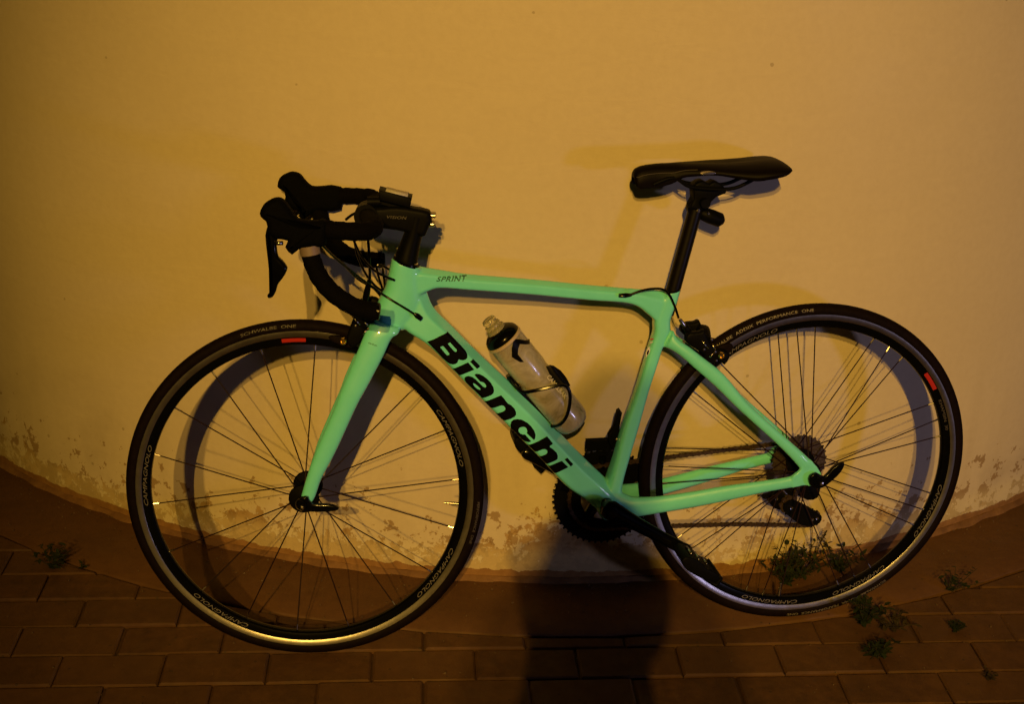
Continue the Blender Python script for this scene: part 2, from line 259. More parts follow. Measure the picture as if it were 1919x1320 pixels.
# traced outlines of the bicycle in its own plane, in metres (u, v)
D = {'down_tube': [(-0.2616, 0.7383, -0.3225, 0.702, 0, 0.016), (-0.2464, 0.6933, -0.3024, 0.6575, 0, 0.023), (-0.2107, 0.6531, -0.2565, 0.6225, 0, 0.029), (-0.1528, 0.5902, -0.1989, 0.5585, 0, 0.031), (-0.0572, 0.493, -0.1055, 0.4552, 0, 0.034), (-0.0034, 0.4304, -0.0509, 0.3955, 0, 0.036), (0.0493, 0.3719, 0.0018, 0.3333, 0, 0.037), (0.0886, 0.3315, 0.0415, 0.3015, 0, 0.036), (0.1206, 0.2979, 0.0755, 0.267, 0, 0.034)], 'head_tube': [(-0.3199, 0.7861, -0.2671, 0.7685, 0, 0.0225), (-0.3241, 0.7703, -0.2683, 0.7536, 0, 0.023), (-0.3331, 0.7337, -0.2659, 0.7082, 0, 0.024), (-0.3429, 0.715, -0.273, 0.6831, 0, 0.0245), (-0.3518, 0.6911, -0.29, 0.6613, 0, 0.025), (-0.3502, 0.6748, -0.3019, 0.6515, 0, 0.025)], 'top_tube': [(-0.2864, 0.7751, -0.2837, 0.713, 0, 0.02), (-0.2642, 0.7684, -0.2476, 0.7288, 0, 0.02), (-0.2234, 0.7601, -0.2271, 0.7303, 0, 0.0185), (-0.1774, 0.7516, -0.1811, 0.7251, 0, 0.018), (-0.0605, 0.7381, -0.0644, 0.7118, 0, 0.017), (0.0443, 0.724, 0.0404, 0.6976, 0, 0.016), (0.1301, 0.7138, 0.122, 0.6875, 0, 0.016), (0.1651, 0.7106, 0.1566, 0.6654, 0, 0.016), (0.194, 0.7075, 0.1783, 0.6434, 0, 0.015)], 'seat_tube': [(0.1905, 0.7059, 0.2185, 0.7114, 0, 0.0165), (0.183, 0.6895, 0.2139, 0.6888, 0, 0.0165), (0.1755, 0.6688, 0.2084, 0.6733, 0, 0.0165), (0.1702, 0.648, 0.2021, 0.6526, 0, 0.0165), (0.171, 0.6289, 0.202, 0.6316, 0, 0.0165), (0.1637, 0.6006, 0.1918, 0.6055, 0, 0.016), (0.1519, 0.555, 0.1787, 0.5581, 0, 0.016), (0.1362, 0.4982, 0.1646, 0.5066, 0, 0.0165), (0.1165, 0.434, 0.149, 0.4405, 0, 0.018), (0.1011, 0.3681, 0.1318, 0.376, 0, 0.022), (0.0884, 0.321, 0.119, 0.3245, 0, 0.028), (0.0755, 0.269, 0.1166, 0.2785, 0, 0.033)], 'seat_stay': [(0.2065, 0.6342, 0.1903, 0.601, 0.012, 0.011), (0.215, 0.6178, 0.2067, 0.5938, 0.018, 0.011), (0.2385, 0.6013, 0.2249, 0.5807, 0.026, 0.0095), (0.2597, 0.5846, 0.2441, 0.5634, 0.031, 0.009), (0.3029, 0.5494, 0.2875, 0.5249, 0.04, 0.0085), (0.354, 0.4897, 0.3357, 0.4775, 0.05, 0.008), (0.4224, 0.4268, 0.4051, 0.4139, 0.059, 0.0075), (0.4542, 0.3984, 0.4406, 0.378, 0.063, 0.0075), (0.4837, 0.3709, 0.4612, 0.3543, 0.065, 0.006)], 'chain_stay': [(0.0998, 0.3183, 0.091, 0.2588, 0.018, 0.016), (0.1257, 0.306, 0.1231, 0.2586, 0.027, 0.015), (0.1426, 0.3027, 0.1453, 0.2612, 0.032, 0.013), (0.1903, 0.3042, 0.1961, 0.2693, 0.037, 0.0105), (0.2552, 0.3135, 0.258, 0.28, 0.044, 0.0095), (0.3151, 0.3238, 0.318, 0.292, 0.05, 0.009), (0.3916, 0.334, 0.3954, 0.3095, 0.058, 0.008), (0.4373, 0.3409, 0.4433, 0.3174, 0.062, 0.0075), (0.4657, 0.3517, 0.4722, 0.3232, 0.065, 0.006)], 'dropout': [(0.4421, 0.3434), (0.4584, 0.3571), (0.4596, 0.3704), (0.4786, 0.376), (0.4929, 0.3596), (0.5029, 0.3444), (0.4998, 0.3288), (0.4852, 0.3195), (0.4686, 0.3239), (0.445, 0.3196)], 'fork_blade': [(-0.3547, 0.6773, -0.3048, 0.6611, 0.02, 0.018), (-0.3641, 0.6654, -0.3095, 0.6512, 0.028, 0.014), (-0.3729, 0.6473, -0.3219, 0.6426, 0.033, 0.012), (-0.39, 0.6072, -0.3378, 0.6096, 0.037, 0.011), (-0.4144, 0.5521, -0.3678, 0.5533, 0.041, 0.0105), (-0.4272, 0.5187, -0.387, 0.5184, 0.043, 0.01), (-0.4647, 0.4337, -0.4271, 0.4323, 0.047, 0.0095), (-0.4817, 0.3858, -0.4538, 0.3824, 0.05, 0.0085), (-0.4919, 0.353, -0.4666, 0.3475, 0.052, 0.007), (-0.4953, 0.3376, -0.4748, 0.3332, 0.053, 0.005)], 'bb': (0.08447006560630665, 0.2919113331230407), 'letters': [([(-0.2609, 0.6346), (-0.2481, 0.639), (-0.235, 0.6455), (-0.2225, 0.6508), (-0.2101, 0.6371), (-0.1959, 0.621), (-0.19, 0.6139), (-0.1873, 0.6082), (-0.1869, 0.6044), (-0.1876, 0.6005), (-0.1912, 0.5974), (-0.196, 0.5967), (-0.2002, 0.5977), (-0.2029, 0.5991), (-0.2041, 0.597), (-0.2056, 0.5927), (-0.2091, 0.5901), (-0.2139, 0.5893), (-0.2199, 0.5908), (-0.2258, 0.5948), (-0.2318, 0.6007), (-0.2412, 0.6117), (-0.2506, 0.6227)], [[(-0.2372, 0.6234), (-0.2322, 0.626), (-0.2304, 0.6243), (-0.2251, 0.6173), (-0.2204, 0.6108), (-0.221, 0.6081), (-0.224, 0.6073), (-0.2263, 0.6092), (-0.2317, 0.6163)], [(-0.2232, 0.6296), (-0.2185, 0.6321), (-0.2167, 0.6293), (-0.2114, 0.6229), (-0.2064, 0.6174), (-0.2064, 0.6146), (-0.2091, 0.6131), (-0.2112, 0.6148), (-0.2173, 0.6219)]]), ([(-0.2142, 0.5803), (-0.1858, 0.5922), (-0.1744, 0.5778), (-0.202, 0.5671)], []), ([(-0.1822, 0.5936), (-0.1762, 0.5977), (-0.1636, 0.584), (-0.1642, 0.5821), (-0.1694, 0.5792)], []), ([(-0.1742, 0.5677), (-0.1708, 0.5696), (-0.1648, 0.5689), (-0.1575, 0.5648), (-0.1503, 0.5588), (-0.143, 0.5502), (-0.1387, 0.5417), (-0.1375, 0.5353), (-0.1387, 0.5303), (-0.1429, 0.5266), (-0.149, 0.5244), (-0.1599, 0.5207), (-0.1647, 0.527), (-0.172, 0.5344), (-0.1816, 0.5437), (-0.1889, 0.5517), (-0.1922, 0.5575), (-0.1927, 0.562), (-0.19, 0.565), (-0.1846, 0.5658), (-0.178, 0.5638), (-0.1708, 0.5578), (-0.1641, 0.5505), (-0.1587, 0.5446), (-0.1545, 0.5422), (-0.1526, 0.5426), (-0.152, 0.5449), (-0.1539, 0.5488), (-0.1569, 0.5521), (-0.1605, 0.5535), (-0.1633, 0.5543), (-0.1684, 0.5602)], [[(-0.1768, 0.5517), (-0.1732, 0.5503), (-0.1672, 0.545), (-0.1629, 0.5397), (-0.1633, 0.5378), (-0.1684, 0.5399), (-0.1738, 0.5446), (-0.1762, 0.5486)]]), ([(-0.1553, 0.5141), (-0.1407, 0.5192), (-0.1243, 0.5257), (-0.1188, 0.5194), (-0.1139, 0.5121), (-0.1114, 0.5088), (-0.1053, 0.5053), (-0.0991, 0.4985), (-0.096, 0.4913), (-0.0959, 0.4855), (-0.099, 0.4817), (-0.1051, 0.4788), (-0.1197, 0.4737), (-0.1333, 0.4886), (-0.1187, 0.4943), (-0.116, 0.4974), (-0.1165, 0.5013), (-0.1199, 0.5051), (-0.1236, 0.5058), (-0.1285, 0.5042), (-0.1431, 0.4998)], []), ([(-0.1064, 0.4659), (-0.105, 0.4723), (-0.1001, 0.4764), (-0.0928, 0.4772), (-0.0841, 0.4752), (-0.0742, 0.4688), (-0.0667, 0.4613), (-0.061, 0.4525), (-0.0585, 0.4439), (-0.059, 0.4374), (-0.0614, 0.4338), (-0.0752, 0.448), (-0.0743, 0.4525), (-0.0753, 0.4572), (-0.0791, 0.4606), (-0.084, 0.4614), (-0.0889, 0.4598), (-0.0913, 0.456), (-0.0903, 0.4514), (-0.0869, 0.4473), (-0.0826, 0.4458), (-0.0783, 0.4456), (-0.0666, 0.4312), (-0.0713, 0.4299), (-0.08, 0.4317), (-0.0899, 0.4364), (-0.0986, 0.444), (-0.1042, 0.4541)], []), ([(-0.074, 0.4224), (-0.0542, 0.4305), (-0.0364, 0.4401), (-0.0253, 0.4257), (-0.0261, 0.4238), (-0.0311, 0.4201), (-0.0301, 0.4174), (-0.0241, 0.4131), (-0.0177, 0.4062), (-0.0151, 0.3987), (-0.0156, 0.3935), (-0.0193, 0.3903), (-0.0249, 0.388), (-0.0379, 0.3828), (-0.0525, 0.3982), (-0.0383, 0.4037), (-0.0352, 0.4071), (-0.0359, 0.4118), (-0.0397, 0.4144), (-0.0447, 0.4142), (-0.0614, 0.4079)], []), ([(-0.035, 0.3779), (-0.0074, 0.389), (0.0055, 0.3752), (-0.0213, 0.3625), (-0.0245, 0.3653)], []), ([(-0.0018, 0.3914), (0.0032, 0.3948), (0.0148, 0.3811), (0.0105, 0.3763)], [])], 'sprint': [(-0.2513, 0.745), (-0.1799, 0.7427), (-0.243, 0.7557)], 'seatpost': [(0.1816, 0.661, 0.2096, 0.6599, 0, 0.0135), (0.1928, 0.7108, 0.2208, 0.7099, 0, 0.0135), (0.2252, 0.8516, 0.2529, 0.8488, 0, 0.0135), (0.2284, 0.8695, 0.2561, 0.8658, 0, 0.0135)], 'saddle': [(0.121, 0.9343, 0.9209, 0.012), (0.1257, 0.9405, 0.9093, 0.018), (0.1395, 0.9456, 0.9069, 0.02), (0.1643, 0.9485, 0.909, 0.021), (0.1883, 0.9491, 0.915, 0.024), (0.2083, 0.9496, 0.9263, 0.029), (0.2324, 0.9501, 0.9301, 0.036), (0.2667, 0.9506, 0.9323, 0.046), (0.3011, 0.9513, 0.9277, 0.056), (0.3346, 0.9531, 0.9237, 0.064), (0.359, 0.9546, 0.9269, 0.068), (0.3835, 0.9547, 0.9312, 0.068), (0.3961, 0.9515, 0.936, 0.064), (0.4025, 0.9474, 0.9406, 0.058)], 'rail': [(0.154, 0.9142), (0.1903, 0.9262), (0.216, 0.9119), (0.2343, 0.9066), (0.2799, 0.9026), (0.3081, 0.9049), (0.3299, 0.9134), (0.3516, 0.9228)], 'clamp': [(0.2308, 0.9023), (0.2354, 0.9122), (0.2492, 0.9178), (0.2617, 0.9116), (0.2706, 0.9164), (0.2841, 0.9111), (0.2929, 0.901), (0.2933, 0.893), (0.2773, 0.8874), (0.2657, 0.8756), (0.2563, 0.8618), (0.2327, 0.8644), (0.2273, 0.8716), (0.2337, 0.8844)], 'badge_pos': [(0.2477, 0.9378)], 'light_c': [(0.2461, 0.8621), (0.2609, 0.8517), (0.2881, 0.8409)], 'bar_near': [(-0.3404, 0.8724, 0.15), (-0.3433, 0.87, 0.176), (-0.3573, 0.8699, 0.19), (-0.3921, 0.8718, 0.195), (-0.4225, 0.8749, 0.197), (-0.44, 0.8698, 0.198), (-0.4466, 0.8557, 0.199), (-0.4429, 0.8308, 0.2), (-0.4341, 0.804, 0.201), (-0.4214, 0.7833, 0.202), (-0.4033, 0.7644, 0.203), (-0.3736, 0.7453, 0.204), (-0.3506, 0.739, 0.205), (-0.3347, 0.7371, 0.205)], 'bar_far': [(-0.3572, 0.8624, -0.15), (-0.3648, 0.8674, -0.176), (-0.3798, 0.8675, -0.188), (-0.4097, 0.8679, -0.192), (-0.4436, 0.8676, -0.194), (-0.4623, 0.8634, -0.195), (-0.47, 0.8487, -0.196), (-0.4658, 0.8225, -0.197), (-0.4566, 0.7941, -0.198), (-0.4409, 0.7707, -0.199), (-0.4186, 0.7527, -0.199), (-0.392, 0.7429, -0.2), (-0.3671, 0.7407, -0.2), (-0.3484, 0.7407, -0.2)], 'hood_near': [(-0.4156, 0.8906), (-0.4295, 0.8906), (-0.4461, 0.8915), (-0.4617, 0.8942), (-0.4732, 0.911), (-0.4839, 0.9251), (-0.4933, 0.9286), (-0.5039, 0.926), (-0.5137, 0.9198), (-0.5182, 0.9146), (-0.5231, 0.9031), (-0.5191, 0.8952), (-0.5124, 0.889), (-0.5112, 0.8757), (-0.5056, 0.865), (-0.4927, 0.8605), (-0.4788, 0.8578), (-0.4836, 0.8471), (-0.4727, 0.8345), (-0.4618, 0.8434), (-0.4362, 0.8479), (-0.4168, 0.8505)], 'lever_near': [(-0.5131, 0.8916), (-0.5119, 0.881), (-0.516, 0.8659), (-0.514, 0.831), (-0.5119, 0.7995), (-0.5103, 0.775), (-0.5168, 0.7659), (-0.5153, 0.7604), (-0.5081, 0.7622), (-0.5024, 0.7722), (-0.4994, 0.7822), (-0.4928, 0.7913), (-0.4863, 0.8003), (-0.4823, 0.812), (-0.4898, 0.8238), (-0.4965, 0.831), (-0.4984, 0.8471), (-0.4971, 0.8578), (-0.4924, 0.8667), (-0.496, 0.8845)], 'hood_far': [(-0.4248, 0.885), (-0.4656, 0.886), (-0.4819, 0.8871), (-0.4947, 0.8994), (-0.5024, 0.9097), (-0.5175, 0.9143), (-0.5309, 0.9097), (-0.5413, 0.9025), (-0.546, 0.8871), (-0.5402, 0.881), (-0.5323, 0.8737), (-0.5317, 0.8624), (-0.5281, 0.85), (-0.5182, 0.8417), (-0.503, 0.8375), (-0.5085, 0.8292), (-0.4964, 0.8229), (-0.4816, 0.8354), (-0.462, 0.8395), (-0.4261, 0.8416)], 'lever_far': [(-0.5332, 0.8768), (-0.5316, 0.8665), (-0.5351, 0.8541), (-0.5323, 0.823), (-0.5292, 0.7969), (-0.5269, 0.7759), (-0.5314, 0.7675), (-0.5253, 0.7643), (-0.5187, 0.7759), (-0.5078, 0.7916), (-0.5032, 0.8042), (-0.5129, 0.8209), (-0.5164, 0.8354), (-0.5119, 0.8458), (-0.5153, 0.8665)], 'stem': [(-0.3609, 0.8787), (-0.3352, 0.8806), (-0.3086, 0.8825), (-0.2782, 0.8786), (-0.2516, 0.8728), (-0.2488, 0.8631), (-0.247, 0.8544), (-0.2519, 0.8457), (-0.2568, 0.8341), (-0.2646, 0.8263), (-0.2979, 0.8361), (-0.3189, 0.84), (-0.3455, 0.8439), (-0.3635, 0.8527), (-0.3689, 0.8652)], 'steerer': [(-0.2898, 0.8671, -0.2565, 0.8593, 0, 0.02), (-0.296, 0.8371, -0.2645, 0.8273, 0, 0.02), (-0.305, 0.8137, -0.2697, 0.8039, 0, 0.021), (-0.314, 0.7932, -0.2739, 0.7764, 0, 0.024), (-0.317, 0.7873, -0.2711, 0.7705, 0, 0.024)], 'computer': [(-0.3395, 0.9131), (-0.2813, 0.8983), (-0.2853, 0.881), (-0.2957, 0.8826), (-0.3221, 0.8874), (-0.3344, 0.8893), (-0.3399, 0.895)], 'bar_clamp': [(-0.3632, 0.8652)], 'bottle_axis': [(-0.1487, 0.6682), (-0.1406, 0.6545), (-0.1286, 0.6375), (-0.1139, 0.6239), (0.0255, 0.445)], 'cranknose': [(0.0833, 0.2943), (0.2325, 0.206)], 'ring_c': [(0.0939, 0.2728)], 'pedal': [(0.1839, 0.2265), (0.2022, 0.2364), (0.2298, 0.2301), (0.2371, 0.2094), (0.2638, 0.203), (0.2871, 0.165), (0.2694, 0.1595), (0.242, 0.1751), (0.2105, 0.1728), (0.1956, 0.1987)], 'pedal_far': [(-0.0904, 0.4139), (-0.0602, 0.4022), (-0.0382, 0.3622), (0.0063, 0.2996), (-0.0212, 0.3151), (-0.0541, 0.3378), (-0.0662, 0.358), (-0.0621, 0.3704), (-0.0815, 0.3817)], 'cable_rear': [(0.1003, 0.7067), (0.1155, 0.7072), (0.1376, 0.7146), (0.1598, 0.718), (0.1793, 0.7163), (0.1942, 0.7044), (0.2066, 0.6802), (0.2159, 0.6569)], 'brake_rear': [(0.218, 0.6547), (0.2291, 0.6396), (0.2469, 0.6178), (0.2712, 0.5934), (0.3013, 0.5814)], 'cable_front': [(-0.3997, 0.8592, 0.02), (-0.3814, 0.8689, 0.01), (-0.3659, 0.8515, 0.02), (-0.3602, 0.8245, 0.03), (-0.3583, 0.7859, 0.03), (-0.3592, 0.7513, 0.028), (-0.3648, 0.7281, 0.025), (-0.3705, 0.7032, 0.02)], 'cable_a': [(-0.4283, 0.8513, 0.19), (-0.4109, 0.8204, 0.15), (-0.3888, 0.7865, 0.1), (-0.3653, 0.7534, 0.05), (-0.3417, 0.7285, 0.027), (-0.3185, 0.7116, 0.027), (-0.2919, 0.6941, 0.0285), (-0.2747, 0.6803, 0.0285)], 'port_down': [(-0.2834, 0.6889), (-0.2709, 0.6783)], 'cable_b': [(-0.4022, 0.8007, 0.1), (-0.3801, 0.757, 0.04), (-0.3562, 0.7255, -0.02), (-0.3357, 0.703, -0.03)], 'cable_c': [(-0.3583, 0.8547, -0.1), (-0.3891, 0.8283, -0.08), (-0.3879, 0.7891, -0.05), (-0.3661, 0.7433, -0.03), (-0.3374, 0.7182, -0.03)], 'caliper_f': [(-0.3631, 0.7046), (-0.3489, 0.6976), (-0.3463, 0.6808), (-0.359, 0.6719), (-0.3641, 0.66), (-0.3702, 0.648), (-0.3802, 0.633), (-0.3939, 0.6261), (-0.4032, 0.6381), (-0.3987, 0.6601), (-0.3905, 0.68), (-0.3881, 0.6978)], 'pad_f': [(-0.4331, 0.6455), (-0.409, 0.6434), (-0.3927, 0.6373), (-0.3912, 0.6222), (-0.4143, 0.6273), (-0.4353, 0.6385)], 'caliper_r': [(0.2533, 0.6336), (0.2625, 0.6364), (0.272, 0.6139), (0.2842, 0.6007), (0.3077, 0.5934), (0.3146, 0.5824), (0.3051, 0.5658), (0.2908, 0.5771), (0.2812, 0.5604), (0.267, 0.5717), (0.2619, 0.5889), (0.2424, 0.6025), (0.2262, 0.6158), (0.2306, 0.6314)], 'pad_r': [(0.2888, 0.5961), (0.3156, 0.6046), (0.3245, 0.5967), (0.3168, 0.5842), (0.3005, 0.5742), (0.2895, 0.5822)], 'nuts': [(-0.408, 0.6409), (0.2955, 0.5876)], 'frontder': [(0.1113, 0.4639), (0.1198, 0.4613), (0.1155, 0.4305), (0.1199, 0.3968), (0.1009, 0.3889), (0.0948, 0.4149), (0.1049, 0.4311)], 'derailleur': [(0.5464, 0.2633), (0.5569, 0.2471), (0.5523, 0.233), (0.5317, 0.2294), (0.4956, 0.2484), (0.4672, 0.2441), (0.4505, 0.2367), (0.4387, 0.2422)], 'rd_cage': [(0.4766, 0.2255), (0.5097, 0.2139), (0.551, 0.2052), (0.578, 0.2023), (0.5828, 0.1875), (0.571, 0.1736), (0.5575, 0.1671), (0.5245, 0.1717), (0.5096, 0.1848), (0.4762, 0.199), (0.452, 0.215), (0.4458, 0.2394), (0.4672, 0.2441)], 'lev_r': [(0.4741, 0.3478), (0.4877, 0.3537), (0.5036, 0.3449), (0.5184, 0.3631), (0.537, 0.3732), (0.5419, 0.3674), (0.5346, 0.351), (0.5166, 0.333), (0.5001, 0.3216), (0.4826, 0.3226), (0.473, 0.3344)], 'lev_f': [(-0.4946, 0.3449), (-0.4904, 0.3512), (-0.4787, 0.3511), (-0.4733, 0.3384), (-0.4429, 0.3371), (-0.4254, 0.3316), (-0.4247, 0.3253), (-0.4434, 0.3223), (-0.4826, 0.3226), (-0.4942, 0.328)], 'sticker_text': 0, 'chain_top': [(0.0471, 0.3683), (0.2132, 0.3523), (0.3646, 0.3635), (0.422, 0.3719)], 'chain_bot': [(0.0524, 0.1949), (0.2175, 0.2018), (0.375, 0.194), (0.5001, 0.1968)], 'cage_front': [(-0.1014, 0.5495), (-0.0941, 0.5364), (-0.0817, 0.5263), (-0.0636, 0.5318), (-0.0362, 0.5384), (-0.0121, 0.5427), (0.0003, 0.5367), (0.0057, 0.5205), (0.0042, 0.4961), (-0.0012, 0.4766), (-0.0098, 0.4615), (-0.0187, 0.453), (-0.0267, 0.4478)], 'cage_z': [0.004, 0.01, 0.022, 0.034, 0.0385, 0.039, 0.0385, 0.0385, 0.0385, 0.037, 0.03, 0.018, 0.006], 'cage_back': [(-0.1028, 0.5546), (-0.0925, 0.5328), (-0.0769, 0.5107), (-0.0561, 0.4861), (-0.032, 0.4588), (-0.013, 0.4415), (-0.0005, 0.4387), (0.0078, 0.4415)], 'bottle_marks': [[(-0.1014, 0.6344), (-0.0901, 0.6316), (-0.0657, 0.6224), (-0.0679, 0.6177), (-0.0893, 0.6233), (-0.0929, 0.6153), (-0.0937, 0.6052), (-0.0821, 0.5896), (-0.0897, 0.5899), (-0.105, 0.6), (-0.1055, 0.6165)], [(-0.0377, 0.5744), (-0.0192, 0.5683), (-0.0056, 0.5581), (0.0057, 0.5432), (0.0135, 0.5272), (0.0085, 0.5243), (-0.0016, 0.532), (-0.0214, 0.5397), (-0.029, 0.5532)]]}
# ------------------------------------------------------------------ wall
m = mat('old_cream_plaster', (.6, .5, .33), .62, 0, 0, 0, .3); n = NT(m)
co = n.coord('Object'); sx = n.new('ShaderNodeSeparateXYZ'); n.link(co, sx.inputs[0]); z = sx.outputs[2]
big = n.noise(1.6, 4, .5, co); base = n.ramp(big, [(.3, (.530, .450, .320)), (.7, (.580, .498, .362))])
fine = n.noise(70, 5, .6, co); base = n.mix(.25, base, n.ramp(fine, [(.3, (.495, .415, .29)), (.7, (.615, .53, .385))]))
# vertical grime runs
st = n.new('ShaderNodeMapping'); st.inputs['Scale'].default_value = (9, 9, .7); n.link(co, st.inputs['Vector'])
runs = n.ramp(n.noise(1.6, 4, .6, st.outputs[0]), [(.50, 0.0), (.72, .22)])
lowmask = n.ramp(z, [(.0, 1.0), (.55, .15)])
base = n.mix(n.math('MULTIPLY', runs, lowmask), base, (.30, .225, .12))
# greyish smudges low down
sm = n.ramp(n.noise(5.5, 3, .5, co), [(.55, 0.0), (.70, .35)]); base = n.mix(n.math('MULTIPLY', sm, n.ramp(z, [(.05, 1.0), (.45, .0)])), base, (.30, .24, .16))
# dots and scuffs
vo = n.new('ShaderNodeTexVoronoi'); vo.inputs['Scale'].default_value = 9.5; n.link(co, vo.inputs['Vector'])
wob = n.math('ADD', vo.outputs['Distance'], n.math('MULTIPLY', n.noise(60, 2, .5, co), .05))
cs = n.new('ShaderNodeSeparateColor'); n.link(vo.outputs['Color'], cs.inputs[0])
dots = n.math('MULTIPLY', n.math('LESS_THAN', wob, .066), n.math('GREATER_THAN', cs.outputs[0], .45))
base = n.mix(n.math('MULTIPLY', dots, .45), base, (.20, .14, .06))
# flaking paint near the foot
fl = n.noise(24, 7, .72, co, .5); fl2 = n.noise(4.2, 3, .5, co)
ax_ = n.math('MULTIPLY', n.math('MAXIMUM', n.math('SUBTRACT', n.math('ABSOLUTE', n.math('SUBTRACT', sx.outputs[0], .05)), .25), 0.0), .055)
thr = n.math('ADD', n.math('MULTIPLY', z, 1.35), n.math('ADD', ax_, .421))
fm = n.math('GREATER_THAN', n.math('ADD', n.math('MULTIPLY', fl, .62), n.math('MULTIPLY', fl2, .42)), thr)
flc = n.ramp(n.noise(30, 5, .6, co), [(.3, (.29, .18, .065)), (.7, (.42, .285, .12))])
base = n.mix(n.math('MULTIPLY', fm, .93), base, flc)
fm2 = n.math('GREATER_THAN', n.noise(26, 5, .7, co), n.math('ADD', n.math('MULTIPLY', z, .80), .475)); base = n.mix(n.math('MULTIPLY', fm2, .8), base, (.25, .155, .06))
# pale whitewash band with a ragged lower rim of bare brown render
rg = n.math('ADD', z, n.math('MULTIPLY', n.noise(24, 5, .6, co), -.030))
base = n.mix(n.ramp(rg, [(.050, .35), (.078, .0)]), base, (.68, .60, .34))
bare = n.math('LESS_THAN', rg, .0125); base = n.mix(bare, base, n.ramp(n.noise(40, 5, .6, co), [(.3, (.19, .095, .030)), (.7, (.28, .15, .055))]))
n.link(base, n.b.inputs['Base Color'])
h = n.math('ADD', n.math('MULTIPLY', fm, -.9), n.math('MULTIPLY', bare, -.5)); h = n.math('ADD', h, n.math('MULTIPLY', fine, .25)); tr = n.new('ShaderNodeMapping'); tr.inputs['Scale'].default_value = (5, 5, 16); tr.inputs['Rotation'].default_value = (0, .5, 0); n.link(co, tr.inputs['Vector'])
h = n.math('ADD', h, n.math('MULTIPLY', n.noise(1.2, 4, .55, tr.outputs[0], .8), 1.1)); h = n.math('ADD', h, n.math('MULTIPLY', n.noise(14, 3, .5, co), .35))
n.bump(h, .55, .0016)
n.link(n.ramp(n.noise(3, 3, .5, co), [(.3, .50), (.7, .66)]), n.b.inputs['Roughness'])
M['plaster'] = m
g = Geo(); NA = 360; zs = [-.05, 0, .02, .04, .06, .09, .13, .18, .25, .4, .7, 1.1, 1.6, 2.2, 3.0, 3.8]
for i in range(NA + 1):
    a = math.radians(-88 + 176 * i / NA)
    for z in zs:
        d = WR + .0016 * noise.noise(Vector((a * 4, z * 1.6, 0))) + (.0012 * noise.noise(Vector((a * 40, z * 20, 5))) if z < .25 else 0)
        g.v.append(Vector((WC.x + d * math.sin(a), WC.y - d * math.cos(a), z)))
Z = len(zs)
for i in range(NA):
    for j in range(Z - 1): g.f.append((i * Z + j, (i + 1) * Z + j, (i + 1) * Z + j + 1, i * Z + j + 1))
# thickness: an inner skin and a top rim, so that the wall is a solid shell
k = len(g.v)
for i in range(NA + 1):
    a = math.radians(-88 + 176 * i / NA)
    for z in (-.05, 3.8): g.v.append(Vector((WC.x + (WR - .22) * math.sin(a), WC.y - (WR - .22) * math.cos(a), z)))
for i in range(NA):
    g.f.append((k + 2 * i, k + 2 * i + 1, k + 2 * i + 3, k + 2 * i + 2)); g.f.append((i * Z + Z - 1, (i + 1) * Z + Z - 1, k + 2 * i + 3, k + 2 * i + 1))
wall = g.obj('wall', M['plaster'], None, True, 40)
tag(wall, 'rounded cream plaster wall with flaking paint along its foot', 'wall')
# mortar fillet where wall meets ground
m = M['mortar'] = mat('brown_mortar', (.27, .14, .05), .8); n = NT(m); co = n.coord()
n.link(n.ramp(n.noise(22, 6, .65, co), [(.3, (.11, .050, .016)), (.55, (.18, .088, .030)), (.8, (.27, .15, .06))]), n.b.inputs['Base Color']); n.bump(n.noise(60, 6, .7, co), .5, .003)
g = Geo(); NA = 700
for i in range(NA + 1):
    a = math.radians(-80 + 160 * i / NA); q = noise.noise(Vector((a * 22, 0, 0))) * .5 + noise.noise(Vector((a * 90, 3, 0))) * .35 + noise.noise(Vector((a * 260, 9, 0))) * .2
    hh = .0135 + .006 * q; ww = .011 + .007 * noise.noise(Vector((a * 35, 7, 1)))
    for r_, z_ in ((-.004, hh), (.0025, hh - .001), (ww * .45, hh * .55), (ww, .004), (ww + .002, -.01)):
        g.v.append(Vector((WC.x + (WR + r_) * math.sin(a), WC.y - (WR + r_) * math.cos(a), z_)))
for i in range(NA):
    for j in range(4): g.f.append((i * 5 + j, (i + 1) * 5 + j, (i + 1) * 5 + j + 1, i * 5 + j + 1))
g.obj('mortar_fillet', M['mortar'], wall, True, 60)
rad = math.radians

# ------------------------------------------------------------------ ground
def paver_mat(name, dark, light):
    m = mat(name, dark, .72, 0, 0, 0, .35); n = NT(m); co = n.coord('Object')
    ge = n.new('ShaderNodeNewGeometry').outputs['Position']
    oi = n.new('ShaderNodeObjectInfo').outputs['Random']
    c = n.ramp(n.noise(34, 6, .65, ge), [(.3, dark), (.72, light)])
    c = n.mix(n.ramp(n.noise(4.5, 4, .55, ge), [(.42, 0.0), (.68, .55)]), c, tuple(x * .5 for x in dark))
    c = n.mix(n.math('MULTIPLY', oi, .6), c, (light[0] * .85, light[1] * .9, light[2] * .95))
    vo = n.new('ShaderNodeTexVoronoi'); vo.inputs['Scale'].default_value = 30; n.link(ge, vo.inputs['Vector'])
    c = n.mix(n.math('MULTIPLY', n.math('LESS_THAN', vo.outputs['Distance'], .09), .6), c, (.03, .02, .012))
    n.link(c, n.b.inputs['Base Color'])
    n.bump(n.math('ADD', n.noise(300, 4, .7, ge), n.math('MULTIPLY', n.noise(45, 4, .6, ge), 1.5)), .45, .0012)
    n.link(n.ramp(n.noise(20, 3, .5, ge), [(.3, .55), (.7, .8)]), n.b.inputs['Roughness'])
    return m
M['paver'] = paver_mat('red_brown_paver', (.058, .025, .009), (.122, .055, .020))
M['sand'] = paver_mat('dirty_joint_sand', (.035, .016, .006), (.080, .037, .014))
M['apron'] = paver_mat('worn_concrete', (.070, .030, .011), (.128, .057, .022))
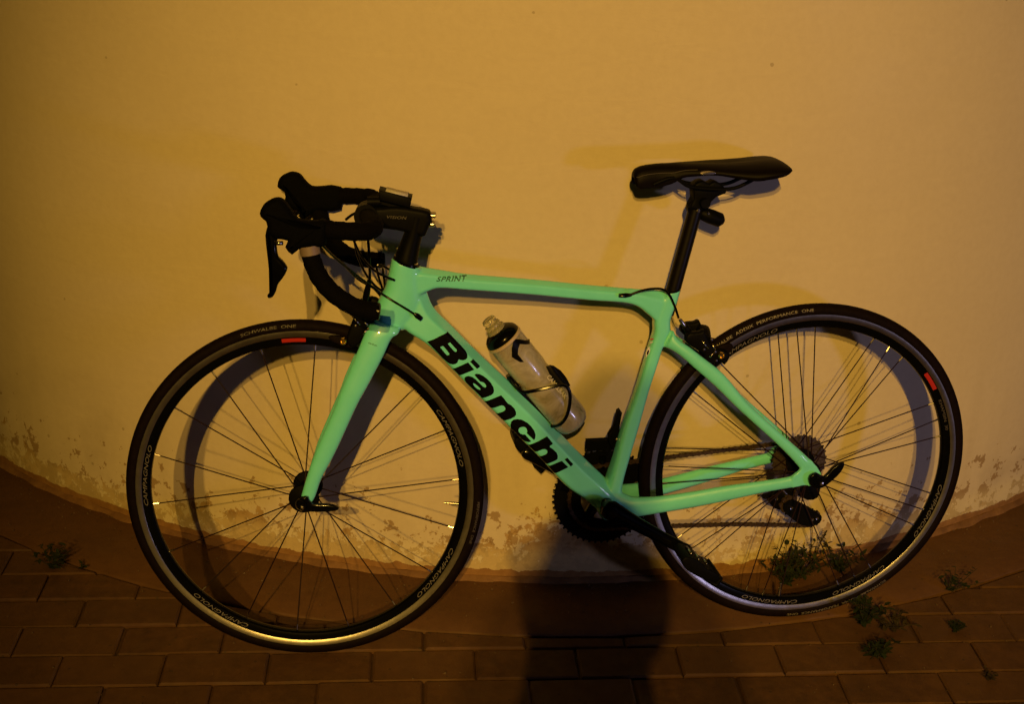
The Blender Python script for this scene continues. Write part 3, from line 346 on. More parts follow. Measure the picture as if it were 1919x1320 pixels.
g = Geo(); S = 30; g.add([(-S, -S, -.009), (S, -S, -.009), (S, S, -.009), (-S, S, -.009)], [(0, 1, 2, 3)])
grd = tag(g.obj('ground', M['sand'], None, False), kind='structure')
# concrete apron that follows the wall
g = Geo(); NA = 420; RA = .198
for i in range(NA + 1):
    a = math.radians(-80 + 160 * i / NA); e = .003 * noise.noise(Vector((a * 30, 0, 4))) + .002 * noise.noise(Vector((a * 140, 0, 8)))
    for r_, z_ in ((-.02, .003), (.05, .0035), (.12, .002), (RA - .004 + e, .0008), (RA + e, -.004), (RA + e, -.02)):
        g.v.append(Vector((WC.x + (WR + r_) * math.sin(a), WC.y - (WR + r_) * math.cos(a), z_ + (.0012 * noise.noise(Vector((a * 25, r_ * 12, 2))) if r_ < .15 else 0))))
for i in range(NA):
    for j in range(5): g.f.append((i * 6 + j, (i + 1) * 6 + j, (i + 1) * 6 + j + 1, i * 6 + j + 1))
tag(g.obj('concrete_apron', M['apron'], None, True, 50), kind='structure')
# the paving: running bond of small blocks, cut along the apron
g = Geo(); g.add([(-4, -6, -.0085), (4, -6, -.0085), (4, 2.1, -.0085), (-4, 2.1, -.0085)], [(0, 1, 2, 3)])
pav = tag(g.obj('pavement', M['sand'], None, False), kind='structure')
PA = math.radians(5.6); ex = Vector((math.cos(PA), -math.sin(PA))); ey = Vector((math.sin(PA), math.cos(PA)))
PL, PW, GAP = .1970, .0962, .0025
def clip(poly, p, nn):
    o = []
    for i in range(len(poly)):
        a, b = poly[i], poly[(i + 1) % len(poly)]; da = (a - p).dot(nn); db = (b - p).dot(nn)
        if da >= 0: o.append(a)
        if (da >= 0) != (db >= 0): o.append(a + (b - a) * (da / (da - db)))
    return o
def brick_geo(g, poly, h=.02):
    n_ = len(poly); c = sum(poly, Vector((0, 0))) / n_; ins = .0042
    P = []
    for i in range(n_):
        a = (poly[i] - poly[i - 1]).normalized(); b = (poly[(i + 1) % n_] - poly[i]).normalized(); n1 = Vector((-a.y, a.x)); n2 = Vector((-b.y, b.x)); s = n1 + n2
        s = s / max(.4, s.length_squared / 2); P.append(poly[i] + s * ins)
    g.loft([[(p.x, p.y, -h) for p in poly], [(p.x, p.y, -.0038) for p in poly], [(p.x, p.y, 0) for p in P]])
std = None; far = Geo(); nb_ = 0
for r in range(-60, 24):
    for c in range(-22, 22):
        x = c * (PL + GAP) + (.5 * (PL + GAP) if r % 2 else 0) + .03 + rnd.uniform(-.0015, .0015); y = -.2010 + r * (PW + GAP) + rnd.uniform(-.001, .001)
        cen = ex * x + ey * y
        if not (-3.9 < cen.x < 3.9 and -5.5 < cen.y < 2.0): continue
        rect = [Vector((-PL / 2, -PW / 2)), Vector((PL / 2, -PW / 2)), Vector((PL / 2, PW / 2)), Vector((-PL / 2, PW / 2))]
        W_ = [cen + ex * p.x + ey * p.y for p in rect]; lim = WR + RA + .004
        din = [(p - WC).length for p in W_]
        if max(din) < lim: continue
        poly = rect; cut = False
        if min(din) < lim:
            d = (cen - WC).normalized(); p = WC + d * lim; lp = Vector(((p - cen).dot(ex), (p - cen).dot(ey))); ld = Vector((d.dot(ex), d.dot(ey)))
            poly = clip(rect, lp, ld); cut = True
            if len(poly) < 3: continue
            ar = abs(sum(poly[i].x * poly[(i + 1) % len(poly)].y - poly[(i + 1) % len(poly)].x * poly[i].y for i in range(len(poly)))) / 2
            if ar < .0006: continue
        inview = -1.25 < cen.x < 1.25 and -.42 < cen.y < 1.0
        z = rnd.uniform(-.0022, .0016); tx = rnd.gauss(0, .012); ty = rnd.gauss(0, .006)
        if inview:
            if cut or std is None:
                g = Geo(); brick_geo(g, poly); o = g.obj('paving_brick', M['paver'], pav, False)
                if not cut: std = o.data
            else:
                o = bpy.data.objects.new('paving_brick', std); COL.objects.link(o); o.parent = pav
            o.location = (cen.x, cen.y, z); o.rotation_euler = (tx, ty, -PA + rnd.gauss(0, .004)); nb_ += 1
        else:
            g = Geo(); brick_geo(g, poly); mt = Matrix.Translation((cen.x, cen.y, z)) @ Matrix.Rotation(-PA, 4, 'Z') @ Matrix.Rotation(tx, 4, 'X')
            far.add([mt @ v for v in g.v], g.f)
tag(far.obj('paving_bricks', M['paver'], pav, False), kind='stuff')
# crumbs of plaster and grit under the wall and in the joints
g = Geo()
for _ in range(520):
    a = math.radians(rnd.uniform(-48, 28)); d = WR + (rnd.expovariate(18) + .006 if rnd.random() < .6 else rnd.uniform(.0, .62)); s_ = rnd.uniform(.0008, .0026) * (1.5 if rnd.random() < .06 else 1)
    c = Vector((WC.x + d * math.sin(a), WC.y - d * math.cos(a), .0035 + s_ * .3)); q = Matrix.Rotation(rnd.uniform(0, 6.28), 3, Vector((rnd.random(), rnd.random(), rnd.random() + .01)).normalized())
    v = [Vector(p) * s_ for p in ((1, 0, .1), (-.5, .85, 0), (-.6, -.8, .1), (.1, .1, .8), (0, 0, -.7))]
    g.add([c + q @ p for p in v], [(0, 1, 3), (1, 2, 3), (2, 0, 3), (1, 0, 4), (2, 1, 4), (0, 2, 4)])
tag(g.obj('grit', paver_mat('plaster_crumbs', (.07, .038, .016), (.17, .11, .05)), None, False), kind='stuff')

# ------------------------------------------------------------------ weeds
def weed(name, loc, seed, n_stems, hgt, leafn, lsz, spread, label, matl='leaf', stalk=True, lean=(0, 0), group='weeds growing in the paving joints'):
    r = random.Random(seed); root = empty(name, loc); tag(root, label, 'weed', group)
    gs = Geo(); gl = Geo()
    for s in range(n_stems):
        a = r.uniform(0, 2 * math.pi); sp = spread * r.uniform(.25, 1); top = Vector((math.cos(a) * sp + lean[0], math.sin(a) * sp + lean[1], hgt * r.uniform(.45, 1)))
        b = Vector((math.cos(a) * .004, math.sin(a) * .004, 0)); mid = b.lerp(top, .5) + Vector((r.uniform(-.1, .1) * sp, r.uniform(-.1, .1) * sp, hgt * .10))
        P = spline([b, mid, top], 5); gs.sweep(P, [.0013 * (1 - .6 * i / (len(P) - 1)) for i in range(len(P))], 5)
        for _ in range(leafn):
            t = r.uniform(.05, 1); i = int(t * (len(P) - 1)); p = P[i]; la = r.uniform(0, 2 * math.pi); el = r.uniform(-.3, .9); L = lsz * r.uniform(.5, 1.25); W2 = L * r.uniform(.16, .28)
            d = Vector((math.cos(la) * math.cos(el), math.sin(la) * math.cos(el), math.sin(el))); sd = d.cross(Vector((0, 0, 1))).normalized(); u = sd.cross(d)
            k = len(gl.v); bend = u * (-L * .18)
            pts = [p, p + d * L * .35 + sd * W2, p + d * L * .35 - sd * W2, p + d * L * .72 + sd * W2 * .75 + bend * .4, p + d * L * .72 - sd * W2 * .75 + bend * .4, p + d * L + bend, p + d * L * .36 - u * W2 * .25, p + d * L * .72 + bend * .4 - u * W2 * .25]
            gl.v += pts; gl.f += [(k, k + 1, k + 6), (k, k + 6, k + 2), (k + 1, k + 3, k + 7, k + 6), (k + 6, k + 7, k + 4, k + 2), (k + 3, k + 5, k + 7), (k + 7, k + 5, k + 4)]
    gs.obj('stems', M['leafdry'], root); tag(gl.obj('leaves', M[matl], root, True, 60), kind='stuff')
    return root
# ------------------------------------------------------------------ the bicycle
bike = empty('road_bicycle'); bike.matrix_world = ROOTM
tag(bike, 'mint green racing bicycle with black drop handlebar leaning on the rounded plaster wall', 'bicycle')

def super_ring(a, b, w, hw, N, e=2.7):
    # cross-section between traced edge points a and b (both in the u-v plane), half width hw about w
    a = Vector((*a, w)); b = Vector((*b, w)); c = (a + b) / 2; h = (a - b) / 2; o = []
    for j in range(N):
        t = 2 * math.pi * j / N; x = math.cos(t); y = math.sin(t)
        o.append(c + h * math.copysign(abs(x) ** (2 / e), x) + Vector((0, 0, hw)) * math.copysign(abs(y) ** (2 / e), y))
    return o
def facet_ring(a, b, w, hw, N, e):
    # flat sides and two shallow roof facets meeting in a ridge; e = height of the shoulder
    a = Vector((*a, w)); b = Vector((*b, w)); c = (a + b) / 2; h = (a - b) / 2
    P = [(1, .12), (1, 0), (1, -.12), (e, -1), (-.80, -1), (-.96, -.82), (-1, -.5), (-1, .5), (-.96, .82), (-.80, 1), (e, 1)]
    L = [math.hypot((P[i][0] - P[i - 1][0]) * h.length, (P[i][1] - P[i - 1][1]) * hw) for i in range(len(P))]; T = sum(L); o = []
    for j in range(N):
        s = T * j / N; i = 1
        while s > L[i % len(P)] and i <= len(P): s -= L[i % len(P)]; i += 1
        p, q = P[(i - 1) % len(P)], P[i % len(P)]; t = s / max(1e-9, L[i % len(P)]); x = p[0] + (q[0] - p[0]) * t; y = p[1] + (q[1] - p[1]) * t
        o.append(c + h * x + Vector((0, 0, hw * y)))
    return o
def tube(g, st, e=2.7, N=24, mirror=False, fine=5):
    s = [Vector((a[0], a[1], 0)) for a in st]; t = [Vector((a[2], a[3], 0)) for a in st]; q = [Vector((a[4], a[5], 0)) for a in st]
    s = spline(s, fine); t = spline(t, fine); q = spline(q, fine); k = -1 if mirror else 1
    fn = facet_ring if e < 1 else super_ring
    g.loft([fn((x.x, x.y), (y.x, y.y), z.x * k, z.y, N, e) for x, y, z in zip(s, t, q)])
def fuse(name, g, material, parent, voxel=.0022, it=5, fs=False):
    o = g.obj('tmp', material, None, True, 180)
    r = o.modifiers.new('r', 'REMESH'); r.mode = 'VOXEL'; r.voxel_size = voxel; r.use_smooth_shade = True
    s = o.modifiers.new('s', 'SMOOTH'); s.factor = .5; s.iterations = it
    dg = bpy.context.evaluated_depsgraph_get(); me = bpy.data.meshes.new_from_object(o.evaluated_get(dg)); me.name = name
    bpy.data.objects.remove(o)
    if fs:
        me.transform(SM)
    for p in me.polygons: p.use_smooth = True
    if not me.materials: me.materials.append(material)
    o = bpy.data.objects.new(name, me); COL.objects.link(o); o.parent = parent; return o

g = Geo()
tube(g, D['down_tube'], .50, 60); tube(g, D['head_tube'], 2.6); tube(g, D['top_tube'], .45, 48); tube(g, D['seat_tube'], 3.6, 32)
for mir in (False, True):
    tube(g, D['seat_stay'], 2.1, 20, mir); tube(g, D['chain_stay'], 2.1, 20, mir)
    k = -1 if mir else 1
    g.prism(D['dropout'], .062 * k if k > 0 else -.070, .070 if k > 0 else -.062)
BB = Vector((.089, .281, 0))
g.lathe([(0, -.040), (.0225, -.040), (.0235, 0), (.0225, .040), (0, .040)], 32, BB)
bridge = [(Vector(D['seat_stay'][2][:2] + (0,)) + Vector(D['seat_stay'][2][2:4] + (0,))) / 2 + Vector((0, 0, z)) for z in (-.03, 0, .03)]
g.sweep(bridge, .009, 12)
frame = fuse('frame', g, M['paint'], bike, .002, 9)
fbvh = BVHTree.FromPolygons([v.co.copy() for v in frame.data.vertices], [tuple(p.vertices) for p in frame.data.polygons])
def onto(bvh, p, lift=.0004, fallback=.02):
    h = bvh.ray_cast(Vector((p[0], p[1], .3)), Vector((0, 0, -1)))
    return Vector((p[0], p[1], (h[0].z if h[0] else fallback) + lift))

def fill(loops):
    cu = bpy.data.curves.new('t', 'CURVE'); cu.dimensions = '2D'; cu.fill_mode = 'BOTH'
    for l in loops:
        sp = cu.splines.new('POLY'); sp.points.add(len(l) - 1); sp.use_cyclic_u = True
        for i, p in enumerate(l): sp.points[i].co = (p[0], p[1], 0, 1)
    o = bpy.data.objects.new('t', cu); COL.objects.link(o); bpy.context.view_layer.update()
    me = bpy.data.meshes.new_from_object(o); bpy.data.objects.remove(o); return me
def textmesh(s, size, shear=0.0, bold=0.0, space=1.0, wide=1.0):
    cu = bpy.data.curves.new('t', 'FONT'); cu.body = s; cu.size = size; cu.shear = shear; cu.offset = bold; cu.space_character = space; cu.resolution_u = 3
    cu.align_x = 'CENTER'; cu.align_y = 'CENTER'
    o = bpy.data.objects.new('t', cu); COL.objects.link(o); bpy.context.view_layer.update()
    me = bpy.data.meshes.new_from_object(o); bpy.data.objects.remove(o)
    for v in me.vertices: v.co.x *= wide
    return me
def refine(me, maxlen=.006):
    bm = bmesh.new(); bm.from_mesh(me); bmesh.ops.triangulate(bm, faces=bm.faces)
    for _ in range(6):
        es = [e for e in bm.edges if e.calc_length() > maxlen]
        if not es: break
        bmesh.ops.subdivide_edges(bm, edges=es, cuts=1, use_grid_fill=False); bmesh.ops.triangulate(bm, faces=[f for f in bm.faces if len(f.verts) > 3])
    bm.to_mesh(me); bm.free(); return me
def decal(name, me, fn, material, parent, maxlen=.006, matrix=None):
    refine(me, maxlen)
    for v in me.vertices: v.co = fn(v.co)
    if matrix is not None: me.transform(matrix)
    me.update(); me.materials.clear()
    o = link_mesh(name, me, material, parent, True, 60, False); return o
# the big letters on the down tube
loops = [(smooth_poly(o_, 1), h) for o_, h in D['letters']]
bmx = bmesh.new()
for o_, hs in loops:
    me = fill([o_] + hs); bmx.from_mesh(me)
me = bpy.data.meshes.new('lettering'); bmx.to_mesh(me); bmx.free()
decal('lettering', me, lambda p: onto(fbvh, p, .0009), M['ink'], frame, .003)
(s0, s1, s2) = D['sprint']
a = Vector((*s0, 0)); b = Vector((*s1, 0)); ang = math.atan2(b.y - a.y, b.x - a.x); mid = (a + b) / 2 + Vector((0, .0042, 0))
me = textmesh('SPRINT', .0118, .35, .00035, 1.12, 1.30)
me.transform(Matrix.Translation(mid) @ Matrix.Rotation(ang, 4, 'Z'))
decal('lettering', me, lambda p: onto(fbvh, p, .0004), M['smallink'], frame, .004)
me = textmesh('carbon', .0050, .3, 0, 1, 1.2); me.transform(Matrix.Translation((.178, .3045, 0)) @ Matrix.Rotation(.06, 4, 'Z'))
decal('lettering', me, lambda p: onto(fbvh, p, .0004), M['ink'], frame, .004)
def ell(cx, cy, rx, ry, rot=0, n=20):
    return [(cx + rx * math.cos(t) * math.cos(rot) - ry * math.sin(t) * math.sin(rot), cy + rx * math.cos(t) * math.sin(rot) + ry * math.sin(t) * math.cos(rot)) for t in [2 * math.pi * i / n for i in range(n)]]
decal('badge', fill([ell(.1595, .592, .0035, .0105, -.25)]), lambda p: onto(fbvh, p, .0004, .012), M['white'], frame, .003)
decal('badge', fill([ell(.1590, .591, .0018, .0050, -.25)]), lambda p: onto(fbvh, p, .0009, .012), M['ink'], frame, .003)
decal('badge', fill([ell(.1660, .6170, .0040, .0014, 0)]), lambda p: onto(fbvh, p, .0005, .012), M['red'], frame, .003)
decal('badge', fill([ell(.1650, .6105, .0035, .0012, .2)]), lambda p: onto(fbvh, p, .0005, .012), M['white'], frame, .003)

# fork
g = Geo()
for mir in (False, True): tube(g, D['fork_blade'], 2.15, 20, mir)
f0 = D['fork_blade'][0]; f1 = D['fork_blade'][1]
for z0 in (0,):
    g.loft([super_ring(f0[:2], f0[2:4], z, .012, 16) for z in (-.024, 0, .024)])
g.loft([super_ring(f1[:2], f1[2:4], z, .010, 16) for z in (-.03, 0, .03)])
fork = fuse('fork', g, M['paint'], bike, .002, 4, True)
g = Geo(); a, b = Vector(D['fork_blade'][-2][:2]), Vector(D['fork_blade'][-1][2:4])
me = textmesh('carbon', .0050, .3, 0, 1, 1.2); fkb = BVHTree.FromPolygons([SM.inverted() @ v.co for v in fork.data.vertices], [tuple(p.vertices) for p in fork.data.polygons])
q = D['fork_blade'][2]; me.transform(Matrix.Translation(((q[0] + q[2]) / 2 - .008, (q[1] + q[3]) / 2 - .008, 0)) @ Matrix.Rotation(-.35, 4, 'Z'))
decal('lettering', me, lambda p: onto(fkb, p, .0004, .05), M['ink'], fork, .004, SM)

# ---- wheels: each wheel's own mesh is its rim, in wheel coordinates (hub at the origin)
def tyre_w(r):  # half width of the tyre at radius r
    t = max(-1, min(1, (r - .3235) / .0125)); return .0125 * math.sqrt(max(0, 1 - t * t))
RIMP = [(.3165, .0085), (.3168, .0103), (.3160, .0106), (.3055, .0103), (.3045, .0100), (.3035, .0098), (.2975, .0090), (.2925, .0074), (.2895, .0045), (.2885, .0)]
def rim_w(r):
    for (r1, w1), (r2, w2) in zip(RIMP[3:], RIMP[4:]):
        if r2 <= r <= r1: return w2 + (w1 - w2) * (r - r2) / (r1 - r2)
    return .009
def arc_text(s, size, ang, rad, wf, material, parent, shear=0.0, bold=0.0, wide=1.0, name='lettering', flip=False, space=1.0):
    me = textmesh(s, size, shear, bold, space, wide); refine(me, .006)
    for v in me.vertices:
        x, y = v.co.x, v.co.y
        if flip: x, y = -x, -y
        r = rad + y; a = ang + x / rad; v.co = Vector((r * math.sin(a), r * math.cos(a), wf(r)))
    me.update(); me.materials.clear()
    return link_mesh(name, me, material, parent, True, 60, False)
def arc_patch(a0, a1, r0, r1, wf, material, parent, name='sticker', lift=.0003):
    g = Geo(); n = 14; k = 4
    for i in range(n + 1):
        for j in range(k + 1):
            a = a0 + (a1 - a0) * i / n; r = r0 + (r1 - r0) * j / k; g.v.append(Vector((r * math.sin(a), r * math.cos(a), wf(r) + lift)))
    for i in range(n):
        for j in range(k): g.f.append((i * (k + 1) + j, (i + 1) * (k + 1) + j, (i + 1) * (k + 1) + j + 1, i * (k + 1) + j + 1))
    return g.obj(name, material, parent)
rad = math.radians
spoke_me = {}
def spoke_obj(wheel, p0, p1, key, bladed=False):
    # one shared mesh per kind of spoke, laid along +y from the hub end; turned into place
    p0 = Vector(p0); p1 = Vector(p1); L = (p1 - p0).length
    if key not in spoke_me:
        g = Geo(); g.sweep([(0, 0, 0), (0, L * .9, 0), (0, L - .014, 0)], [.00128, .00122, .00122], 6)
        o = g.obj('spoke', M['spoke'], None); o.data.name = 'spoke'; spoke_me[key] = o.data; bpy.data.objects.remove(o)
    d = (p1 - p0).normalized(); x = d.cross(Vector((0, 0, 1))).normalized(); z = x.cross(d)
    m = Matrix.Translation(p0) @ Matrix(((x.x, d.x, z.x, 0), (x.y, d.y, z.y, 0), (x.z, d.z, z.z, 0), (0, 0, 0, 1)))
    o = bpy.data.objects.new('spoke', spoke_me[key]); COL.objects.link(o); o.parent = wheel; o.matrix_local = m
    return m, L
nip_me = None
def nipple(wheel, m, L):
    global nip_me
    if nip_me is None:
        g = Geo(); g.sweep([(0, 0, 0), (0, .010, 0), (0, .016, 0)], [.0016, .0019, .0019], 8); o = g.obj('spoke_nipple', M['steel'], None); nip_me = o.data; bpy.data.objects.remove(o)
    o = bpy.data.objects.new('spoke_nipple', nip_me); COL.objects.link(o); o.parent = wheel; o.matrix_local = m @ Matrix.Translation((0, L - .0145, 0))
def make_wheel(front):
    prof = RIMP + [(r, -w_) for r, w_ in reversed(RIMP[:-1])]
    g = Geo(); g.lathe(prof, 160, closed=True)
    rim = g.obj('wheel', M['gloss'], bike, True, 25)
    rim.matrix_local = (SM @ Matrix.Translation(hubF)) if front else Matrix.Translation(hubR)
    for s in (1, -1):
        g = Geo(); g.lathe([(.3163, .01075 * s), (.3055, .01045 * s), (.3052, .0102 * s), (.3166, .0104 * s)], 160, closed=True); g.obj('brake_track', M['alu'], rim)
    n = 20; g = Geo()
    tp = []
    for i in range(n + 1):
        t = -2.25 + 4.5 * i / n; rr_ = .3235 + .0125 * math.cos(t); ww = .0125 * math.sin(t)
        tp.append((rr_, ww))
    tp += [(.3140, -.0088), (.3140, .0088)]
    g.lathe(tp, 200, closed=True); ty = g.obj('tyre', M['rubber'], rim)
    tw = lambda r: tyre_w(r) + .0003
    rw_ = lambda r: rim_w(r) + .0004
    # hub
    if front:
        pr = [(0, -.050), (.007, -.050), (.007, -.041), (.014, -.040), (.0265, -.038), (.0285, -.0355), (.0265, -.032), (.013, -.030), (.011, 0), (.013, .030), (.0265, .032), (.0285, .0355), (.0265, .038), (.014, .040), (.007, .041), (.007, .050), (0, .050)]
    else:
        pr = [(0, -.064), (.008, -.064), (.010, -.046), (.018, -.046), (.018, -.020), (.029, -.0195), (.0295, -.017), (.027, -.015), (.014, -.011), (.012, 0), (.013, .028), (.022, .033), (.0225, .036), (.020, .038), (.010, .040), (.008, .050), (.008, .064), (0, .064)]
    g = Geo(); g.lathe(pr, 40); hub = g.obj('hub', M['black'], rim)
    if front:
        for i in range(18):
            a = rad(5.5 + 20 * i); s = .0345 if i % 2 == 0 else -.0345
            m, L = spoke_obj(rim, (.022 * math.sin(a), .022 * math.cos(a), s), (.2925 * math.sin(a), .2925 * math.cos(a), .0), ('f', i % 2)); nipple(rim, m, L)
    else:
        for k in range(9):
            a = rad(-7 + 40 * k)
            m, L = spoke_obj(rim, (.021 * math.sin(a), .021 * math.cos(a), .0345), (.2925 * math.sin(a), .2925 * math.cos(a), 0), ('rn',)); nipple(rim, m, L)
            for s in (-1, 1):
                b = a + s * rad(7.4); h = a + s * rad(62)
                m, L = spoke_obj(rim, (.0275 * math.sin(h), .0275 * math.cos(h), -.017), (.2925 * math.sin(b), .2925 * math.cos(b), 0), ('rd', s)); nipple(rim, m, L)
    # valve
    a = rad(95.5 if front else 186); d = Vector((math.sin(a), math.cos(a), 0))
    g = Geo(); g.sweep([d * .290, d * .278, d * .272, d * .271, d * .262], [.0032, .0032, .0032, .0022, .0020], 10); g.obj('valve', M['steel'], rim)
    # prints
    if front:
        arc_patch(rad(-6.2), rad(2.2), .2958, .3032, rw_, M['red'], rim)
        for c_ in (-83, 68, 124, 215): arc_text('CAMPAGNOLO', .0100, rad(c_), .2985, rw_, M['rimprint'], rim, .35, .0, 1.75)
        arc_text('SCHWALBE  ONE', .0078, rad(-10), .3262, tw, M['dimprint'], ty, .1, 0, 1.7)
        arc_text('PERFORMANCE  ONE', .0070, rad(101), .3262, tw, M['dimprint'], ty, .1, 0, 1.3)
    else:
        arc_patch(rad(51.5), rad(59.5), .2955, .3035, rw_, M['red'], rim)
        arc_text('KHAMSIN  30', .0080, rad(71), .2995, rw_, M['dimprint'], rim, 0, 0, 1.5)
        for c_ in (-27, 112, 152, 190): arc_text('CAMPAGNOLO', .0100, rad(c_), .2985, rw_, M['rimprint'], rim, .35, .0, 1.75)
        arc_text('SCHWALBE  ADDIX  PERFORMANCE  ONE', .0078, rad(-21.5), .3262, tw, M['greyprint'], ty, .0, 0, 1.55)
        arc_text('SCHWALBE  ADDIX  PERFORMANCE  ONE', .0078, rad(163), .3262, tw, M['greyprint'], ty, .0, 0, 1.50)
    return rim
wheelF = make_wheel(True); wheelR = make_wheel(False)

# ---- cassette, chainrings, cranks, chain
def gear(g, c, r, n, w0, w1, inner, tooth=.0032):
    ring_o = []; ring_i = []
    for i in range(n):
        for f, h in ((0, -1), (.28, -1), (.42, 1), (.60, 1), (.74, -1)):
            a = 2 * math.pi * (i + f) / n; R_ = r + h * tooth / 2; ring_o.append((c[0] + R_ * math.cos(a), c[1] + R_ * math.sin(a)))
            ring_i.append((c[0] + inner * math.cos(a), c[1] + inner * math.sin(a)))
    N = len(ring_o); k = len(g.v)
    for z in (w0, w1):
        for p in ring_o: g.v.append(Vector((*p, z)))
        for p in ring_i: g.v.append(Vector((*p, z)))
    for j in range(N):
        q = (j + 1) % N
        g.f += [(k + j, k + q, k + N + q, k + N + j), (k + 2 * N + j, k + 3 * N + j, k + 3 * N + q, k + 2 * N + q), (k + j, k + 2 * N + j, k + 2 * N + q, k + q), (k + N + j, k + N + q, k + 3 * N + q, k + 3 * N + j)]
g = Geo()
for i, n_ in enumerate([28, 25, 23, 21, 19, 17, 15, 14, 13, 12, 11]):
    z = -.0215 - i * .0024; gear(g, hubR, n_ * .01270 / 2 / math.pi, n_, z, z - .0015, .017 if i > 2 else .021)
g.obj('cassette', M['darksteel'], bike, True, 30)
g = Geo(); g.lathe([(.050, -.0195), (.0515, -.0195), (.0515, -.0205), (.050, -.0205)], 48, hubR, closed=True)
RC = Vector((*D['ring_c'][0], 0))
g = Geo(); gear(g, RC, .1005, 50, -.0450, -.0475, .066, .0045); g.obj('chainring', M['black'], bike, True, 30)
g = Geo(); gear(g, RC, .0690, 34, -.0385, -.0405, .046, .0040); g.obj('chainring', M['black'], bike, True, 30)
g = Geo(); g.lathe([(0, -.060), (.030, -.058), (.032, -.050), (.030, -.043), (0, -.042)], 32, RC)
for k in range(5):
    a = rad(20 + 72 * k); d = Vector((math.cos(a), math.sin(a), 0)); g.sweep([RC + d * .02 + Vector((0, 0, -.053)), RC + d * .060 + Vector((0, 0, -.050)), RC + d * .088 + Vector((0, 0, -.047))], [.013, .010, .007], 10)
    g.lathe([(0, -.0405), (.004, -.0405), (.004, -.036), (0, -.036)], 10, RC + d * .064)
spider = g.obj('crank_spider', M['gloss'], bike)
c0, c1 = [Vector((*p, 0)) for p in D['cranknose']]
def crank_arm(a, b, w0, w1, name='crank_arm'):
    g = Geo(); s = 1 if w0 > 0 else -1; d = (b - a).normalized(); nn = Vector((-d.y, d.x, 0))
    pts = []
    L = (b - a).length; secs = [(-.018, .004, .010), (-.014, .015, .013), (0, .020, .014), (.025, .0175, .0125), (.06, .0145, .0105), (.12, .0125, .009), (L - .012, .0125, .008), (L, .0135, .008), (L + .009, .0105, .007), (L + .013, .004, .005)]
    g.loft([[a + d * t + nn * hh * math.cos(q) * 1 + Vector((0, 0, (w0 + (w1 - w0) * max(0, min(1, t / L))) + ww * math.sin(q))) for q in [2 * math.pi * j / 16 for j in range(16)]] for t, hh, ww in secs])
    g.lathe([(0, w0 - s * .03), (.012, w0 - s * .03), (.012, w0 + s * .0145), (.008, w0 + s * .0155), (0, w0 + s * .0155)], 24, a)
    return g.obj(name, M['gloss'], bike, True, 50)
armN = crank_arm(c0, c1, .066, .080)
fa = RC + (c0 - c1).normalized() * .170
armF = crank_arm(RC, fa, -.068, -.078)
def pedal(c, w0, s, flip=1, name='pedal'):
    g = Geo(); d = Vector((.80, -.60, 0)) if flip > 0 else Vector((.62, -.78, 0)); n_ = Vector((.60, .80, 0)) if flip > 0 else Vector((.78, .62, 0))
    P = lambda x, y: (c.x + d.x * x + n_.x * y, c.y + d.y * x + n_.y * y)
    body = [P(*q) for q in [(-.034, -.004), (-.030, .008), (-.012, .013), (.006, .012), (.018, .009), (.040, .013), (.052, .008), (.052, -.002), (.040, -.006), (.020, -.012), (0, -.014), (-.020, -.013)]]
    z0, z1 = sorted((w0 + s * .012, w0 + s * .075)); g.prism(smooth_poly(body, 2), z0, z1, .003)
    g.lathe([(0, w0), (.006, w0), (.0045, w0 + s * .02), (0, w0 + s * .02)], 14, c)
    o = g.obj(name, M['black'], bike, True, 40)
    g = Geo(); cage = [P(*q) for q in [(.040, .016), (.060, .010), (.062, -.010), (.040, -.012), (.036, -.008), (.056, -.006), (.055, .006), (.038, .012)]]
    g.prism(cage, z0 + .004, z1 - .004); g.obj('cleat_plate', M['black'], o)
    g = Geo()
    for x in (-.02, .0, .02): g.box((P(x, .0135)[0], P(x, .0135)[1], (z0 + z1) / 2), (.004, .003, .03))
    g.box((P(.050, .011)[0], P(.050, .011)[1], z1 - .006), (.018, .002, .004), (d, n_, Vector((0, 0, 1)))); g.obj('spring_screw', M['steel'], o)
    return o
pedal(c1, .083, 1); pedal(fa, -.083, -1, -1)

# chain: outer and inner plates along its run
def arc_pts(c, r, a0, a1, n=14): return [Vector((c[0] + r * math.cos(a0 + (a1 - a0) * i / n), c[1] + r * math.sin(a0 + (a1 - a0) * i / n), 0)) for i in range(n + 1)]
J1 = Vector((.4860, .2290, 0)); J2 = Vector((.5330, .2000, 0))
cg = .0345
path = arc_pts(RC, .0695, rad(88), rad(272), 24)
path += [Vector((.20, .2020, 0)), Vector((.375, .1950, 0))] + arc_pts(J2, .0185, rad(-95), rad(25), 8) + arc_pts(J1, .0185, rad(205), rad(60), 8) + arc_pts(hubR, cg, rad(-62), rad(92), 16)
path.append(path[0].copy())
segs = []; acc = 0
for a, b in zip(path, path[1:]): segs.append((a, b, acc)); acc += (b - a).length
NL = int(round(acc / .0127)); NL -= NL % 2; pitch = acc / NL
def at_len(s):
    s %= acc
    for a, b, k in segs:
        L = (b - a).length
        if s <= k + L and L > 0: return a + (b - a) * ((s - k) / L)
    return path[-1]
g = Geo()
